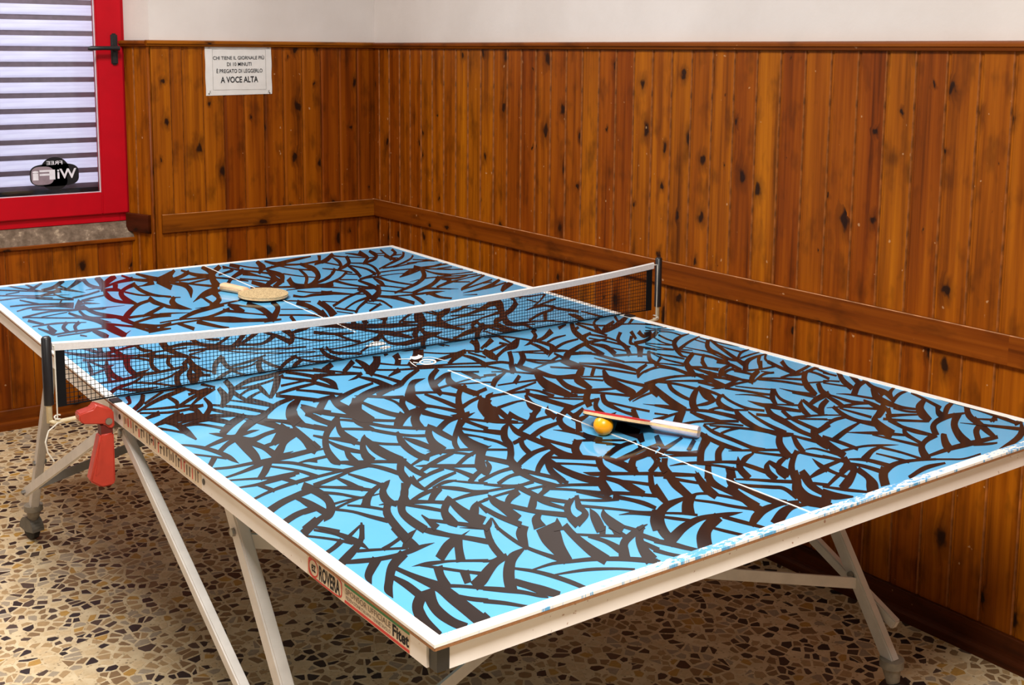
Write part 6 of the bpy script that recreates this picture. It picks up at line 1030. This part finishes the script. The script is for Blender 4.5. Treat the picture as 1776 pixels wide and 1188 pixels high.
# ================================================================== bats and ball
def bat(name, top_mat, bot_mat, scale_mat, label, top_cover=True):
    root = empty(name); tag(root, label, 'table tennis bat', 'table tennis bats on the table')
    out = []
    n = 44; cx, rx, ry = 0.177, 0.078, 0.0755
    a0 = math.radians(160)
    for k in range(n+1):
        t = -a0 + 2*a0*k/n; out.append((cx+rx*math.cos(t), ry*math.sin(t)))
    blade = out + [(0.098, 0.0145), (0.085, 0.0130), (0.004, 0.0150), (0.0, 0.0135), (0.0, -0.0135), (0.004, -0.0150), (0.085, -0.0130), (0.098, -0.0145)]
    MB().prism(blade, -.003, .003).build('blade', M['ply'], root)
    face = [(x, y) for x, y in out if x > 0.106]
    MB().prism(face, .003, .0052).build('rubber', top_mat, root)
    MB().prism(face, -.0052, -.003).build('rubber', bot_mat, root)
    # handle scales: flared, rounded over
    for s in (-1, 1):
        vs = []; xs = [0.0, 0.004, 0.03, 0.06, 0.085, 0.098, 0.104]; wd = [.0150, .0165, .0150, .0135, .0140, .0150, .0150]; th = [.0085, .0098, .0092, .0088, .0088, .0075, .0010]
        for x, a, h in zip(xs, wd, th):
            for t in [PI*k/8 for k in range(9)]:
                vs.append((x, -a*math.cos(t), s*(.003 + h*math.sin(t)**0.55 if 0 < t < PI-1e-6 else .003)))
        m_ = len(xs); f = [(i*9+k, (i+1)*9+k, (i+1)*9+k+1, i*9+k+1) for i in range(m_-1) for k in range(8)] + [tuple(range(9)), tuple(range((m_-1)*9, m_*9))]
        o = MB().add(vs, f).build('handle_scale', scale_mat, root); autosmooth(o, 50)
    return root
def place(o, P, ax, up):
    ex = Vector(ax).normalized(); ez = Vector(up); ez = (ez - ex*ez.dot(ex)).normalized(); ey = ez.cross(ex)
    m = Matrix((ex, ey, ez)).transposed().to_4x4(); m.translation = Vector(P); o.matrix_world = m
b1 = bat('table_tennis_bat', M['redrubber'], M['blackrubber'], M['lavender'], 'red rubber table tennis bat propped up on the orange ball, pale wooden edge towards us')
Hh = Vector((0.112, -0.967, tz(-.967)+.0145)); Tt = Vector((-0.008, -0.752, 0.777)); ax = (Tt-Hh).normalized()
side = Vector((0,0,1)).cross(ax).normalized()           # points to the near side
if side.dot(Vector((-1,-1,0))) < 0: side = -side
roll = math.radians(18.0); up0 = ax.cross(side); up0 = up0 if up0.z > 0 else -up0
place(b1, Hh, ax, up0*math.cos(roll) - side*math.sin(roll)); b1.scale = (.955, .955, .955)
b2 = bat('table_tennis_bat', M['sandy'], M['blackrubber'], M['peach'], 'sandy tan worn table tennis bat lying flat beyond the net')
p0 = Vector((-0.112, 0.935)); p1 = Vector((-0.036, 0.742)); d = (p1-p0).normalized()
place(b2, (p0.x, p0.y, tz(.93)+.0140), (d.x, d.y, -.030), (0, 0, 1))
bz = tz(-.837)
bl = MB(); rg = 20; sg = 32; R_ = 0.020; vs = [(0,0,R_)]
for i in range(1, rg):
    for k in range(sg): a = PI*i/rg; t = 2*PI*k/sg; vs.append((R_*math.sin(a)*math.cos(t), R_*math.sin(a)*math.sin(t), R_*math.cos(a)))
vs.append((0,0,-R_)); fs = [(0, 1+k, 1+(k+1)%sg) for k in range(sg)] + [(1+(i-1)*sg+k, 1+i*sg+k, 1+i*sg+(k+1)%sg, 1+(i-1)*sg+(k+1)%sg) for i in range(1, rg-1) for k in range(sg)] + [(len(vs)-1, 1+(rg-2)*sg+(k+1)%sg, 1+(rg-2)*sg+k) for k in range(sg)]
ball = bl.add(vs, fs).build('table_tennis_ball', M['ballm'], None, True); ball.location = (-0.028, -0.838, bz+R_+.0006)
tag(ball, 'small orange table tennis ball holding up the red bat', 'ball')

# ================================================================== paper notice
note = empty('paper_notice', (0.471, yf, 1.432)); tag(note, 'white paper notice with Italian text pinned to the wood boards under the cornice', 'sign')
g = MB(); nx, ny = 24, 16; vs = []
for j in range(ny+1):
    for i in range(nx+1):
        x = -0.1485 + .297*i/nx; z = -0.1045 + .209*j/ny
        vs.append((x + .0008*math.sin(z*60), -.0022 - .0006*math.sin(i*.8)*math.sin(j*.7+.5), z + .004*(x/.297)))
b = len(vs); vs += [(x, y+.0006, z) for x, y, z in vs]
fs = [(j*(nx+1)+i, j*(nx+1)+i+1, (j+1)*(nx+1)+i+1, (j+1)*(nx+1)+i) for j in range(ny) for i in range(nx)]
fs += [tuple(b+k for k in reversed(f)) for f in fs]
g.add(vs, fs).build('sheet', M['paper'], note, True)
def tx(s, x0, x1, z0, z1, bold): return (s, frame((x0, -.0034, z0), (1, 0, .012), (0, 0, 1)), x1-x0, z1-z0, bold)
letters([tx('CHI TIENE IL GIORNALE PIÙ', -.1145, .1145, .0425, .0610, .012), tx('DI 10 MINUTI', -.0535, .0565, .0165, .0320, .012),
         tx('È PREGATO DI LEGGERLO', -.1005, .1060, -.0130, .0075, .012), tx('A VOCE ALTA', -.0830, .0850, -.0540, -.0280, .02)], 'printed_text', M['ink'], note)
fr = MB()
for x0, x1, z0, z1 in ((-.117, .121, .0865, .0875), (-.117, .121, -.083, -.082), (-.1175, -.1165, -.082, .0865), (.1205, .1215, -.082, .0865)): fr.box(x0, x1, -.0034, -.0032, z0, z1)
fr.build('printed_border', M['greyink'], note)
cm = MB()
for x in (-.130, .134):
    for z in (.094, -.092):
        for k in range(3): cm.bar((x-.006+.005*k, -.0033, z-.005), (x+.003-.003*k, -.0033, z+.006), .0012, .0003, (0, 1, 0))
tag(cm.build('corner_ornament', M['greyink'], note), kind='stuff')
for x in (-.136, .137):
    for z in (.098, -.098): MB().tube([(x, -.0050, z), (x, -.0028, z)], .0028, 8).build('pin', M['bolt'], note)
